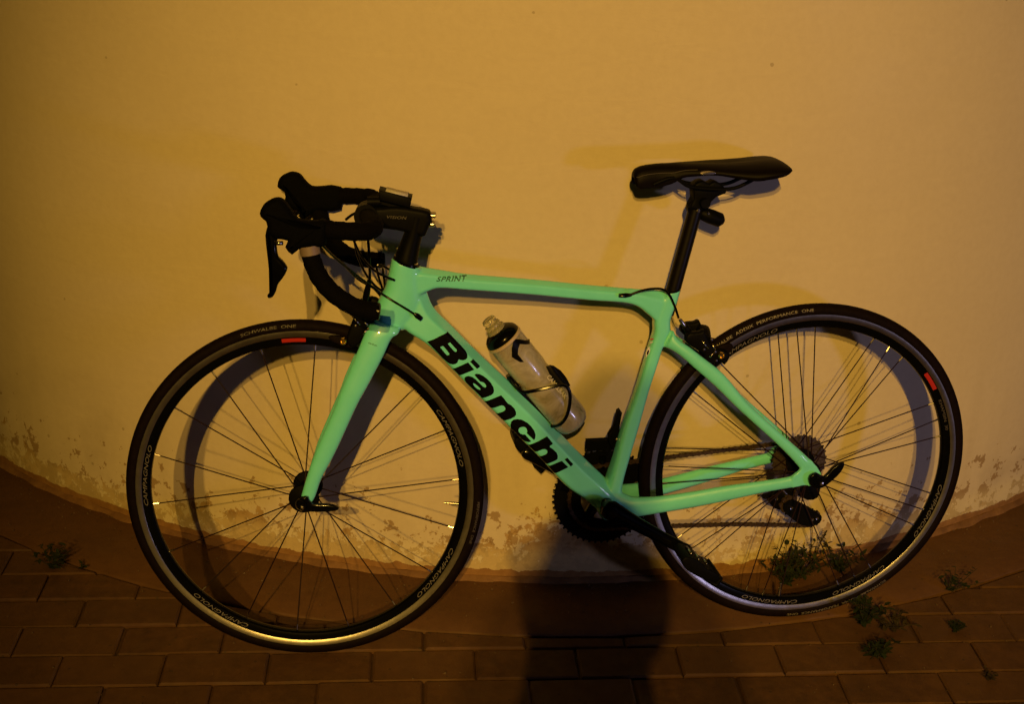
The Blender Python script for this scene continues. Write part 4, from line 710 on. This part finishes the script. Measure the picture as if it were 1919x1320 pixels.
for i in range(NL):
    a = at_len(i * pitch); b = at_len((i + 1) * pitch); m = (a + b) / 2; d = (b - a)
    if d.length < 1e-6: continue
    d.normalize(); nn = Vector((-d.y, d.x, 0)); h = .0042
    ww = .0033 if i % 2 else .0022
    zc = -.0395 + (-.004) * min(1, max(0, m.x / .45))
    out = []
    for (x, y) in [(-.0105, 0), (-.0095, .7), (-.0064, 1), (-.003, .72), (.003, .72), (.0064, 1), (.0095, .7), (.0105, 0), (.0095, -.7), (.0064, -1), (.003, -.72), (-.003, -.72), (-.0064, -1), (-.0095, -.7)]:
        q = m + d * x + nn * h * y; out.append((q.x, q.y))
    for s in (-1, 1): z = zc + s * ww; g.prism(out, z - .0006, z + .0006)
    g.lathe([(0, zc - .0026), (.0038, zc - .0026), (.0038, zc + .0026), (0, zc + .0026)], 8, a)
ch = g.obj('chain', M['chain'], bike, True, 40)

# rear derailleur, front derailleur
g = Geo(); g.prism(smooth_poly(D['derailleur'], 2), -.082, -.062, .003); g.prism(smooth_poly([(.452, .255), (.478, .262), (.500, .247), (.497, .224), (.470, .214), (.448, .230)], 2), -.075, -.055, .003)
rdo = g.obj('rear_derailleur', M['black'], bike)
g = Geo()
for u, v, z in ((.4780, .2480, -.0545), (.4920, .2330, -.0545), (J2.x + .010, J2.y + .002, -.0350), (J1.x, J1.y, -.0350), (J2.x, J2.y, -.0350), (.4600, .2420, -.0545)):
    g = Geo(); g.lathe([(0, z), (.0034, z), (.0030, z + .0030), (.0016, z + .0026), (0, z + .0026)], 12, (u, v)); g.obj('bolt', M['steel'], rdo)
g = Geo(); g.sweep([(.470, .262, -.056), (.482, .250, -.052), (.498, .232, -.052)], .0022, 8); g.obj('link_arm', M['steel'], rdo)
g = Geo(); cage = [(J1.x - .016, J1.y + .004), (J1.x - .004, J1.y + .016), (J1.x + .014, J1.y + .010), (J2.x + .010, J2.y + .013), (J2.x + .021, J2.y + .004), (J2.x + .018, J2.y - .010), (J2.x + .002, J2.y - .016), (J2.x - .020, J2.y - .013), (J1.x - .010, J1.y - .014)]
g.prism(smooth_poly(cage, 2), -.0485, -.0465); g.prism(smooth_poly(cage, 2), -.0375, -.0355); g.obj('pulley_cage', M['black'], rdo)
for J in (J1, J2):
    g = Geo(); gear(g, J, .0185, 11, -.0405, -.0435, .004, .004); g.obj('pulley', M['black'], rdo, True, 30)
g = Geo(); g.prism(smooth_poly(D['frontder'], 2), -.030, -.012, .002)
g.box((.085, .385, -.040), (.055, .022, .0015)); g.box((.085, .385, -.052), (.055, .022, .0015))
fd = g.obj('front_derailleur', M['black'], bike)
for u, v in ((.1085, .411), (.1135, .392), (.1170, .382)):
    g = Geo(); g.lathe([(0, -.004), (.0032, -.004), (.0028, -.001), (0, .0)], 10, (u, v)); g.obj('screw', M['steel'], fd)

# quick releases
for key, c, fs, wo in (('lev_r', hubR, False, .070), ('lev_f', hubF, True, .058)):
    g = Geo(); z = .073 if not fs else .060
    g.prism(smooth_poly(D[key], 2), z, z + .010, .003)
    g.lathe([(0, z - .010), (.010, z - .010), (.0125, z - .004), (.0125, z + .006), (.009, z + .0125), (0, z + .0125)], 20, (c.x, c.y))
    o = g.obj('quick_release_lever', M['gloss'], bike, fs=fs)
    g = Geo(); g.lathe([(0, z + .011), (.0042, z + .0125), (.0036, z + .0150), (0, z + .0158)], 14, (c.x + (.001 if fs else .006), c.y - .003)); g.obj('end_cap', M['steel'], o, fs=fs)
    g = Geo(); k = -1; g.lathe([(0, -wo - .012), (.008, -wo - .011), (.0105, -wo - .004), (.0105, -wo + .004), (0, -wo + .004)], 16, (c.x, c.y)); g.sweep([(c.x, c.y, -wo + .002), (c.x, c.y, wo)], .0025, 8); g.obj('skewer', M['black'], bike, fs=fs)

# seat post, clamp, saddle, rear light
g = Geo(); tube(g, D['seatpost'], 2.0, 20); sp_ = g.obj('seatpost', M['carbon'], bike)
g = Geo(); g.prism(smooth_poly(D['clamp'], 2), -.016, .016, .004); g.sweep([(.252, .878, -.03), (.252, .878, .03)], .009, 12)
sc_ = g.obj('saddle_clamp', M['black'], bike)
for u, v in ((.243, .862), (.262, .857)):
    g = Geo(); g.lathe([(0, .0162), (.0026, .0162), (.002, .019), (0, .019)], 10, (u, v)); g.obj('bolt', M['steel'], sc_)
g = Geo(); g.lathe([(0, .0145), (.0035, .0145), (.003, .016), (0, .0165)], 12, (.2425, .8625)); g.obj('bolt', M['steel'], sc_)
S_ = D['saddle']; rings = []
ctrl = spline([Vector((s[0], s[1], s[2])) for s in S_], 4); hw = spline([Vector((s[3], 0, 0)) for s in S_], 4)
for k, (c_, h_) in enumerate(zip(ctrl, hw)):
    u, vt, vb, h = c_.x, c_.y, c_.z, h_.x; r = []
    dep = max(.008, vt - vb)
    groove = .0035 * max(0, 1 - abs((u - .30) / .10)) 
    for q in [-1, -.985, -.93, -.82, -.62, -.35, -.12, 0, .12, .35, .62, .82, .93, .985, 1]:
        d = abs(q); fall = (1 - math.sqrt(max(0, 1 - d ** 2.6))) * min(.028, dep * .85)
        r.append(Vector((u, vt - fall - (groove if d < .13 else 0), q * h)))
    r.append(Vector((u, vt - dep, h * .95))); 
    up = vt - max(.010, dep * .42)
    r += [Vector((u, up, h * .80)), Vector((u, up, 0)), Vector((u, up, -h * .80)), Vector((u, vt - dep, -h * .95))]
    rings.append(r)
g = Geo(); g.loft(rings); sad = g.obj('saddle', mat('saddle_cover', (.0022, .0011, .0010), .5, 0, 0, spec=.07), bike, True, 70)
for s in (1, -1):
    g = Geo(); pts = []
    for c_, h_ in list(zip(ctrl, hw))[3:-6]:
        q = .90; fall = (1 - math.sqrt(max(0, 1 - q ** 2.6))) * min(.028, max(.008, c_.y - c_.z) * .85); pts.append((c_.x, c_.y - fall + .0001, s * q * h_.x))
    g.sweep(pts[:len(pts) // 2], .0005, 5); g.obj('piping', M['dimprint'], sad)
g = Geo(); g.prism(ell(*D['badge_pos'][0], .014, .0032, .03, 16), .030, .0505, .001); g.obj('side_badge', M['steel'], sad)
for s in (1, -1):
    g = Geo(); g.sweep(spline([(u, v, s * (.022 if 0.15 < u < .34 else .016)) for u, v in D['rail']], 4), .0036, 10); g.obj('rail', M['black'], sad)
lc = [Vector((*p, 0)) for p in D['light_c']]
g = Geo(); ax = (lc[2] - lc[1]).normalized(); g.sweep([lc[1] - ax * .010, lc[1] - ax * .004, lc[1] + ax * .010, lc[2] + ax * .002, lc[2] + ax * .006], [.009, .0125, .0140, .0135, .010], 20)
g.lathe([(.0150, -.006), (.0165, -.006), (.0165, .006), (.0150, .006)], 24, (lc[0].x - .005, lc[0].y + .004), closed=True)
lt = g.obj('rear_light', M['black'], bike)
g = Geo(); g.sweep([lc[2] + ax * .0055, lc[2] + ax * .009], [.0098, .007], 18); g.obj('lens', M['lens'], lt)
# seat clamp collar line
g = Geo(); q = D['seat_tube'][0]; g.loft([super_ring((q[0] + .000, q[1] + dz), (q[2], q[3] + dz), 0, .0172, 24, 2.4) for dz in (-.0015, .0015)]); g.obj('seat_collar', M['black'], bike)

# ---- front end: bar, stem, levers (all turned with the fork)
g = Geo()
nb = [Vector(p) for p in D['bar_near']]; fb = [Vector(p) for p in D['bar_far']]
bc = Vector((*D['bar_clamp'][0], 0))
tops = [bc + Vector((0.004, 0, .03)), bc + Vector((.002, 0, 0)), bc + Vector((.004, 0, -.03))]
pts = spline(list(reversed(nb)) + [nb[0] * .5 + tops[0] * .5] + tops + [fb[0] * .5 + tops[2] * .5] + fb, 6)
ln = [0]
for a, b in zip(pts, pts[1:]): ln.append(ln[-1] + (b - a).length)
rr = [.0158 + .0006 * math.sin(l_ * 2 * math.pi / .024) + (-.0006 if abs(p.z) < .04 else 0) for l_, p in zip(ln, pts)]
# resample densely so the overlaps of the wrapped tape show
dense = []; dr = []
s = 0
while s < ln[-1]:
    i = max(0, min(len(ln) - 2, next((k for k, l_ in enumerate(ln) if l_ > s), len(ln) - 1) - 1)); t = (s - ln[i]) / max(1e-6, ln[i + 1] - ln[i]); p = pts[i].lerp(pts[i + 1], t); dense.append(p)
    ph = (s / .021) % 1; dr.append((.0150 + .0012 * ph) if abs(p.z) > .045 else .0155); s += .0035
g.sweep(dense, dr, 18); bar = g.obj('handlebar', M['tape'], bike, True, 60, True)
for b in (nb, fb):
    g = Geo(); d = (b[-1] - b[-2]).normalized(); g.sweep([b[-1] - d * .002, b[-1] + d * .003, b[-1] + d * .005], [.0150, .0150, .011], 16); g.obj('end_plug', M['gloss'], bar, True, 40, True)
g = Geo(); i7 = [Vector(x) for x in D['bar_near'][6:8]]; g.sweep([i7[0].lerp(i7[1], .30), i7[0].lerp(i7[1], .90)], [.0172, .0170], 20); g.obj('tape_band', mat('grey_band', (.17, .125, .11), .5), bar, True, 40, True)
g = Geo(); g.prism(smooth_poly(D['stem'], 2), -.019, .019, .008, 4)
g.lathe([(0, -.024), (.0215, -.024), (.0215, .024), (0, .024)], 28, (D['bar_clamp'][0][0], D['bar_clamp'][0][1]))
stem = g.obj('stem', M['black'], bike, True, 50, True)
me = textmesh('VISION', .0075, .2, .0, 1.1, 1.4); st0 = Vector((-.310, .863, 0)); me.transform(Matrix.Translation(st0) @ Matrix.Rotation(-.06, 4, 'Z'))
decal('lettering', me, lambda p: Vector((p.x, p.y, .0196)), M['dimprint'], stem, .01, SM)
for u, v in ((-.2455, .8640), (-.2475, .8480)):
    for z in (.006, -.008):
        g = Geo(); g.sweep([(u - .01, v, z), (u + .004, v, z), (u + .006, v, z)], [.0048, .0048, .003], 12); g.obj('bolt', M['steel'], stem, True, 40, True)
g = Geo(); tube(g, D['steerer'], 2.0, 24, fine=3); g.obj('headset_spacer', M['black'], bike, True, 50, True)
q = D['steerer'][-1]; g = Geo(); g.loft([super_ring((q[0] - .001, q[1] + z), (q[2] + .001, q[3] + z), 0, .0252, 28, 2.0) for z in (-.004, .0, .001)]); hs = g.obj('headset_cap', M['gloss'], bike, True, 40, True)
g = Geo(); q = D['steerer'][-2]; g.loft([super_ring((q[0] - .001 * k, q[1] + z), (q[2] + .001 * k, q[3] + z), 0, .0222 + .001 * k, 28, 2.0) for z, k in ((-.002, 1), (.0005, 0))]); g.obj('spacer_ring', M['steel'], hs, True, 40, True)
g = Geo(); g.prism(D['computer'][:3] + D['computer'][-1:], -.026, .026, .003); comp = g.obj('bike_computer', M['black'], bike, True, 40, True)
(x0, y0), (x1, y1) = D['computer'][0], D['computer'][1]; d = Vector((x1 - x0, y1 - y0, 0)).normalized(); n_ = Vector((-d.y, d.x, 0)); m_ = Vector(((x0 + x1) / 2, (y0 + y1) / 2, 0))
g = Geo(); g.box(m_ + n_ * .0008 + d * .002, (.040, .0016, .044), (d, n_, Vector((0, 0, 1)))); g.obj('screen', M['screen'], comp, True, 40, True)
g = Geo(); g.box(m_ - n_ * .020, (.040, .012, .024), (d, n_, Vector((0, 0, 1)))); g.sweep([m_ - n_ * .02 - d * .01, m_ - n_ * .03 - d * .045], [.008, .010], 10); g.obj('mount', M['black'], comp, True, 40, True)
for side, key, z in (('near', 'near', .200), ('far', 'far', -.195)):
    g = Geo(); g.prism(smooth_poly(D['hood_' + key], 2), z - .0175, z + .0175, .012, 5); hd = g.obj('brake_hood', M['hood'], bike, True, 70, True)
    g = Geo(); g.prism(smooth_poly(D['lever_' + key], 2), z - .008, z + .008, .005, 3); lv = g.obj('brake_lever', M['gloss'], bike, True, 60, True)
    a = Vector((*D['lever_' + key][2], 0)); g = Geo()
    g.box((a.x + .018, a.y + .004, z + .010), (.010, .004, .006), (Vector((.8, .5, 0)), Vector((-.5, .8, 0)).normalized(), Vector((0, 0, 1)))); g.box((a.x + .022, a.y - .012, z + .006), (.014, .006, .006)); g.obj('pivot_plate', M['steel'], lv, True, 40, True)

# ---- brakes
def caliper(key, pad, nut, fs, name):
    g = Geo(); g.prism(smooth_poly(D[key], 2), .016, .034, .005, 3); g.prism(smooth_poly([(x + .004, y + .004) for x, y in D[key]], 2), -.034, -.014, .005, 3)
    c = D[key]; cx_ = sum(p[0] for p in c) / len(c); cy_ = sum(p[1] for p in c) / len(c)
    g.sweep([(cx_ - .004, cy_ + .018, -.030), (cx_ - .002, cy_ + .026, -.014), (cx_, cy_ + .028, 0), (cx_ - .002, cy_ + .026, .014), (cx_ - .004, cy_ + .018, .030)], [.009, .010, .011, .010, .009], 12); o = g.obj(name, M['black'], bike, True, 50, fs)
    for s in (1, -1):
        g = Geo(); z0, z1 = sorted((s * .0108, s * .020)); g.prism(smooth_poly(D[pad], 2), z0, z1, .002); g.obj('brake_pad', M['rubber'], o, True, 50, fs)
    u, v = D['nuts'][nut]; g = Geo(); g.lathe([(0, .038), (.0066, .037), (.0064, .040), (.0042, .0425), (.0030, .0405), (0, .0405)], 16, (u, v)); g.obj('bolt', M['gold'], o, True, 40, fs)
    for dx, dy, z in ((.004, .030, .034), (-.010, .012, .035), (.012, .006, .035), (.016, -.012, .033)):  # extra steel bits from here on, added to give the caliper glints
        g = Geo(); g.lathe([(0, z), (.0028, z), (.0022, z + .0022), (0, z + .0025)], 10, (cx_ + dx, cy_ + dy - .01)); g.obj('screw', M['steel'], o, True, 40, fs)
    g = Geo(); g.sweep([(cx_ - .016, cy_ + .020, .036), (cx_ - .002, cy_ + .004, .037)], .0013, 6); g.obj('cable_wire', M['steel'], o, True, 40, fs); g = Geo(); g.sweep([(cx_ + .006, cy_ + .010, .036), (cx_ + .012, cy_ + .002, .036)], .0022, 8); g.obj('cable_clamp', M['steel'], o, True, 40, fs); g = Geo()
    g.box((cx_ + .006, cy_ - .010, .0348), (.012, .003, .002), (Vector((.7, .7, 0)), Vector((-.7, .7, 0)), Vector((0, 0, 1))))
    g.obj('release_lever', M['steel'], o, True, 40, fs)
    return o
bf = caliper('caliper_f', 'pad_f', 0, True, 'front_brake'); br = caliper('caliper_r', 'pad_r', 1, False, 'rear_brake')
P = [Vector((*p, .012)) for p in D['brake_rear']]
g = Geo(); g.sweep([P[0], P[0].lerp(P[1], .5), P[1]], [.0030, .0042, .0030], 12); g.obj('barrel_adjuster', M['steel'], br)
g = Geo(); g.sweep([P[1], P[1].lerp(P[2], .4), P[2]], [.0065, .0070, .0055], 12); g.obj('barrel_adjuster', M['black'], br)
g = Geo(); g.sweep([P[1], P[3]], .0009, 6); g.obj('cable_wire', M['steel'], br)
a = [Vector(p) for p in D['cable_front']]
g = Geo(); g.sweep([a[-3], a[-2], a[-1]], [.004, .0062, .0055], 12); g.obj('barrel_adjuster', M['gloss'], bf, True, 40, True)

# ---- cables
def cable(pts, r=.0024, fsn=0, name='cable'):
    P = [STEER(p) if i < fsn else Vector(p) for i, p in enumerate(pts)]
    g = Geo(); g.sweep(spline(P, 7), r, 8); return g.obj(name, M['gloss'], bike)
cable([(*p, .019 + .002) for p in D['cable_rear'][:-3]] + [(*D['cable_rear'][-3], .019), (*D['cable_rear'][-2], .016), (*D['cable_rear'][-1], .012)])
g = Geo(); q = [Vector((*p, .019)) for p in D['cable_rear'][:2]]; g.sweep([q[0] - Vector((.003, 0, 0)), q[0] + Vector((.010, 0, 0)), q[1] + Vector((.006, 0, 0))], [.0036, .0045, .0028], 12); g.obj('cable_stop', M['gloss'], frame)
g = Geo(); g.sweep([q[0] + Vector((-.001, .0, .0045)), q[0] + Vector((.007, 0, .0045))], .0013, 6); g.obj('cable_stop', M['steel'], frame)
cable(D['cable_front'], .0026, 99)
cable(D['cable_a'], .0022, len(D['cable_a']) - 3)
p0, p1 = [Vector((*p, .029)) for p in D['port_down']]; g = Geo(); g.sweep([p0, p0.lerp(p1, .4), p1], [.0030, .0052, .0046], 12); g.obj('cable_stop', M['gloss'], frame)
cable(D['cable_b'] + [(-.345, .765, -.035), (-.30, .74, -.034)], .0022, len(D['cable_b']))
cable(D['cable_c'] + [(-.335, .76, -.03)], .0022, len(D['cable_c']))
cable([(-.395, .845, .02), (-.372, .80, .045), (-.352, .772, .036), (-.318, .752, .026)], .0022, 2)

# bottle cage (its two loops and back plate) belongs to the bicycle
def cg_px(l, w_): return [Vector((*p, w_)) for p in l]
g = Geo()
for s in (1, -1):
    g.sweep(spline(cg_px(D['cage_front'], 0) and [Vector((p[0], p[1], s * z)) for p, z in zip(D['cage_front'], D['cage_z'])], 5), .0034, 8)
g.sweep(spline([Vector((*p, 0)) for p in D['cage_back']], 4), [.0085] * (4 * (len(D['cage_back']) - 1) + 1), 10)
g.obj('bottle_cage', M['gloss'], bike)

# ------------------------------------------------------------------ bottle (rests in the cage)
A0, A1, A2, A3, A4 = [Vector((*p, 0)) for p in D['bottle_axis']]
bott = empty('water_bottle'); ax = (A4 - A3).normalized(); nx = Vector((ax.y, -ax.x, 0))
bm_ = ROOTM @ Matrix(((nx.x, ax.x, 0, A3.x), (nx.y, ax.y, 0, A3.y), (0, 0, 1, 0), (0, 0, 0, 1)))
# bottle coordinates: y along the bottle (cap at 0, foot at L), x across, z towards the viewer
Lb = (A4 - A3).length
bott.matrix_world = bm_
tag(bott, 'milky squeeze bottle with black cap in the bicycle bottle cage', 'bottle')
def ylathe(prof, n=40):
    g = Geo(); g.loft([[(r * math.cos(t), y, r * math.sin(t)) for t in [2 * math.pi * j / n for j in range(n)]] for r, y in prof]); return g
Rb = .0350
g = ylathe([(.030, .0), (.0345, .001), (Rb - .001, .006), (Rb, .012), (Rb, .075), (Rb - .0012, .082), (Rb - .0015, .088), (Rb - .0012, .094), (Rb, .100), (Rb, Lb - .030), (Rb - .0012, Lb - .015), (Rb - .006, Lb - .005), (Rb - .013, Lb - .001), (Rb - .02, Lb)]); body = g.obj('bottle_body', M['bottle'], bott)
g = ylathe([(Rb - .0002, -.004), (Rb + .0014, -.003), (Rb + .0014, .002), (Rb, .003)]); g.obj('collar_ring', mat('beige_ring', (.42, .34, .25), .4), bott)
g = ylathe([(.012, -.0245), (.020, -.0235), (.027, -.019), (.0325, -.0135), (.0345, -.009), (.0350, -.0035), (.033, -.003)]); cap = g.obj('cap', M['gloss'], bott, True, 70)
g = ylathe([(0.0073, -0.0509), (0.0128, -0.0504), (0.0144, -0.0466), (0.0128, -0.0424), (0.0122, -0.0408), (0.0156, -0.0387), (0.0161, -0.0350), (0.0146, -0.0318), (0.0183, -0.0297), (0.0195, -0.0254), (0.0183, -0.0228)], 28); g.obj('nozzle', M['nozzle'], bott)
def bdecal(loop, name='mark', material=None, holes=[]):
    inv = bm_.inverted(); pts = []
    for p in loop:
        q = inv @ (ROOTM @ Vector((*p, 0))); pts.append((q.x, q.y))
    me = fill([pts]); return decal(name, me, lambda p: Vector((p.x, p.y, math.sqrt(max(1e-6, (Rb + .0004) ** 2 - p.x ** 2)))), material or M['ink'], body, .003)
for l in D['bottle_marks']: bdecal(l)
me = textmesh('CAMELBAK', .0115, .2, .0, 1.0, 1.0); me.transform(Matrix.Translation((-.0215, .128, 0)) @ Matrix.Rotation(rad(90), 4, 'Z'))
decal('lettering', me, lambda p: Vector((p.x, p.y, math.sqrt(max(1e-6, (Rb + .0010) ** 2 - p.x ** 2)))), M['white'], body, .003)
# ------------------------------------------------------------------ weeds as they stand
weed('weed', (.555, .135, 0), 3, 20, .085, 13, 0.0158, .075, 'dense patch of weeds against the wall behind the rear wheel', 'leaf')
weed('weed', (.655, .150, 0), 4, 15, .065, 13, 0.0144, .060, 'low leafy weeds at the wall foot, right of the dense patch behind the rear wheel', 'leaf')
weed('weed', (.520, .120, 0), 21, 20, .075, 14, .0140, .060, 'dark spreading weeds at the wall foot, left of the dense patch behind the rear wheel', 'leaf')
weed('weed', (.600, .180, 0), 6, 5, .155, 13, 0.0086, .045, 'tall thin dry weed stalks rising against the wall through the rear wheel', 'leafdry')
weed('weed', (.632, -.045, 0), 8, 15, .050, 12, 0.0173, .055, 'green weed tuft just outside the bottom of the rear tyre', 'leaf', lean=(.01, .01))
weed('weed', (.612, -.160, 0), 9, 14, .040, 13, 0.0158, .038, 'dark broad tuft of weeds in the paving in front of the rear wheel', 'leaf')
weed('weed', (.690, -.070, 0), 10, 9, .030, 7, 0.0173, .070, 'sparse sprawling weed between the rear tyre and the round tuft', 'leafdry')
weed('weed', (.812, -.088, 0), 11, 15, .018, 13, 0.0094, .026, 'small round dark tuft in the paving right of the bicycle', 'leaf')
weed('weed', (.865, .050, 0), 12, 7, .045, 9, 0.0130, .050, 'upright weed sprigs in the joint along the apron right of the rear wheel', 'leaf', lean=(.02, 0))
weed('weed', (.800, -.255, 0), 13, 7, .015, 9, 0.0086, .024, 'tiny dry tuft at the lower right of the paving', 'leafdry')
weed('weed', (-1.035, .372, 0), 14, 11, .050, 10, 0.0158, .050, 'dark weed clump on the paving left of the front wheel', 'leaf')
weed('weed', (-.975, .365, 0), 15, 3, .015, 6, 0.0101, .018, 'tiny weed beside the dark clump left of the front wheel', 'leaf')

# ------------------------------------------------------------------ the photographer, whose shadow lies below the cranks
def skin_mesh(name, verts, edges, radii, root_i, material, parent, sub=1):
    me = bpy.data.meshes.new(name); me.from_pydata([tuple(v) for v in verts], edges, [])
    o = bpy.data.objects.new(name, me); COL.objects.link(o)
    sk = o.modifiers.new('s', 'SKIN'); sk.use_smooth_shade = True
    for i, r_ in enumerate(radii):
        d = me.skin_vertices[0].data[i]; d.radius = r_ if isinstance(r_, tuple) else (r_, r_); d.use_root = (i == root_i)
    ss = o.modifiers.new('u', 'SUBSURF'); ss.levels = sub; ss.render_levels = sub
    dg = bpy.context.evaluated_depsgraph_get(); m2 = bpy.data.meshes.new_from_object(o.evaluated_get(dg)); bpy.data.objects.remove(o)
    for p in m2.polygons: p.use_smooth = True
    m2.materials.clear(); m2.materials.append(material)
    o = bpy.data.objects.new(name, m2); COL.objects.link(o); o.parent = parent; return o
PX, PY = -.497, -2.655
per = empty('person', (PX, PY, 0)); per.rotation_euler = (0, 0, -math.radians(9.4))
tag(per, 'person in dark clothes holding up a phone, casting the shadow below the cranks', 'person')
V = Vector
vs = [V((0, 0, .95)), V((0, -.01, 1.12)), V((0, -.02, 1.28)), V((0, -.02, 1.38)), V((0, .0, 1.48)), V((0, .015, 1.62))]
ed = [(0, 1), (1, 2), (2, 3), (3, 4), (4, 5)]; ra = [(.165, .12), (.160, .11), (.170, .12), (.145, .10), (.055, .055), (.048, .048)]
def limb(parent_i, pts):
    k = parent_i
    for p, r_ in pts: vs.append(V(p)); ra.append(r_); ed.append((k, len(vs) - 1)); k = len(vs) - 1
for s in (-1, 1):
    limb(3, [((s * .160, -.01, 1.365), .066), ((s * .205, .0, 1.26), .056), ((s * .200, .04, 1.14), .048), ((s * .120, .14, 1.27), .040), ((s * .060, .20, 1.45), .032), ((s * .056, .214, 1.545), .027)])
    limb(0, [((s * .10, 0, .84), .085), ((s * .11, .01, .50), .060), ((s * .115, -.01, .12), .042), ((s * .12, .03, .05), .045), ((s * .125, .16, .035), .036)])
skin_mesh('body', vs, ed, ra, 0, M['cloth'], per, 2)
# head with face, ears and hair
g = Geo(); rings = []
for k in range(25):
    t = math.pi * k / 24; zz = .118 * math.cos(t); rr_ = .5 * 2 * math.sin(t)
    jaw = 1 - .26 * max(0, -math.cos(t)); rings.append([(.076 * rr_ * jaw * math.sin(q), .094 * rr_ * jaw * math.cos(q) + (.016 * math.exp(-((zz + .012) / .018) ** 2 - (math.sin(q) / .22) ** 2) if math.cos(q) > 0 else 0), zz) for q in [2 * math.pi * j / 32 for j in range(32)]])
g.loft(rings); hd = g.obj('head', M['skin'], per); hd.location = (0, .02, 1.725); hd.rotation_euler = (-.25, 0, 0)
g = Geo(); rings = []
for k in range(15):
    t = math.pi * .56 * k / 14; rings.append([(.084 * math.sin(t) * math.sin(q), .102 * math.sin(t) * math.cos(q) - .010, .128 * math.cos(t) + (.035 if math.cos(q) > .4 else -.02) * (k / 14)) for q in [2 * math.pi * j / 32 for j in range(32)]])
g.loft(rings); h2 = g.obj('hair', M['hair'], hd)
for s in (-1, 1):
    g = Geo(); g.sweep([(s * .074, -.005, -.025), (s * .083, -.012, 0), (s * .080, -.008, .022)], [.008, .012, .009], 10); g.obj('ear', M['skin'], hd)
    g = Geo(); g.lathe([(0, -.010), (.008, -.006), (.0105, 0), (.008, .006), (0, .010)], 12, (s * .030, 0)); e = g.obj('eye', M['white'], hd); e.location = (0, .080, .008)
g = Geo(); g.sweep([(-.022, .083, -.055), (0, .090, -.054), (.022, .083, -.055)], [.003, .006, .003], 8); g.obj('mouth', M['red'], hd)
g = Geo(); rings = []
for k in range(17):
    t = math.pi * .74 * k / 16 + .02; op = k / 16
    rings.append([(.108 * math.sin(t) ** .7 * math.sin(q), (.120 * math.sin(t) * math.cos(q) if math.cos(q) < .3 else .05 * math.sin(t)) - .015, .118 * math.cos(t)) for q in [2 * math.pi * j / 32 for j in range(32)]])
g.loft(rings); hood_ = g.obj('hood', M['cloth'], per); hood_.location = (0, .01, 1.735)  # hood added out of view, sized to fill out the head's cast shadow
# hands with five fingers round the phone
for s in (-1, 1):
    vv = [V((s * .056, .214, 1.545)), V((s * .074, .235, 1.575)), V((s * .090, .250, 1.600))]; ee = [(0, 1), (1, 2)]; rr2 = [.026, (.034, .016), (.032, .014)]
    for i, (dx, ln_) in enumerate(((.026, .052), (.010, .062), (-.008, .058), (-.024, .045))):
        k = 2
        for t in (.35, .7, 1.0):
            vv.append(V((s * (.095 + dx * .8 - .030 * t ** 2),   .250 + .020 * math.sin(t * 2.2), 1.612 + ln_ * t * .75))); rr2.append(.0088 - .0015 * t); ee.append((k, len(vv) - 1)); k = len(vv) - 1
    k = 1
    for p, r_ in (((s * .078, .222, 1.582), .011), ((s * .066, .220, 1.605), .0095), ((s * .060, .222, 1.622), .008)): vv.append(V(p)); rr2.append(r_); ee.append((k, len(vv) - 1)); k = len(vv) - 1
    skin_mesh('hand', vv, ee, rr2, 0, M['skin'], per, 1)
ph = empty('phone'); tag(ph, 'dark phone held level in front of the face of the person', 'phone')
mt = cam.matrix_world.copy(); ph.matrix_world = mt @ Matrix.Translation((0, 0, .012))
g = Geo(); g.prism(ell(0, 0, .001, .001) and [(-.072, -.033), (-.068, -.037), (.068, -.037), (.072, -.033), (.072, .033), (.068, .037), (-.068, .037), (-.072, .033)], .006, .014, .002); g.obj('phone_body', M['gloss'], ph).location = (.05, -.02, 0)
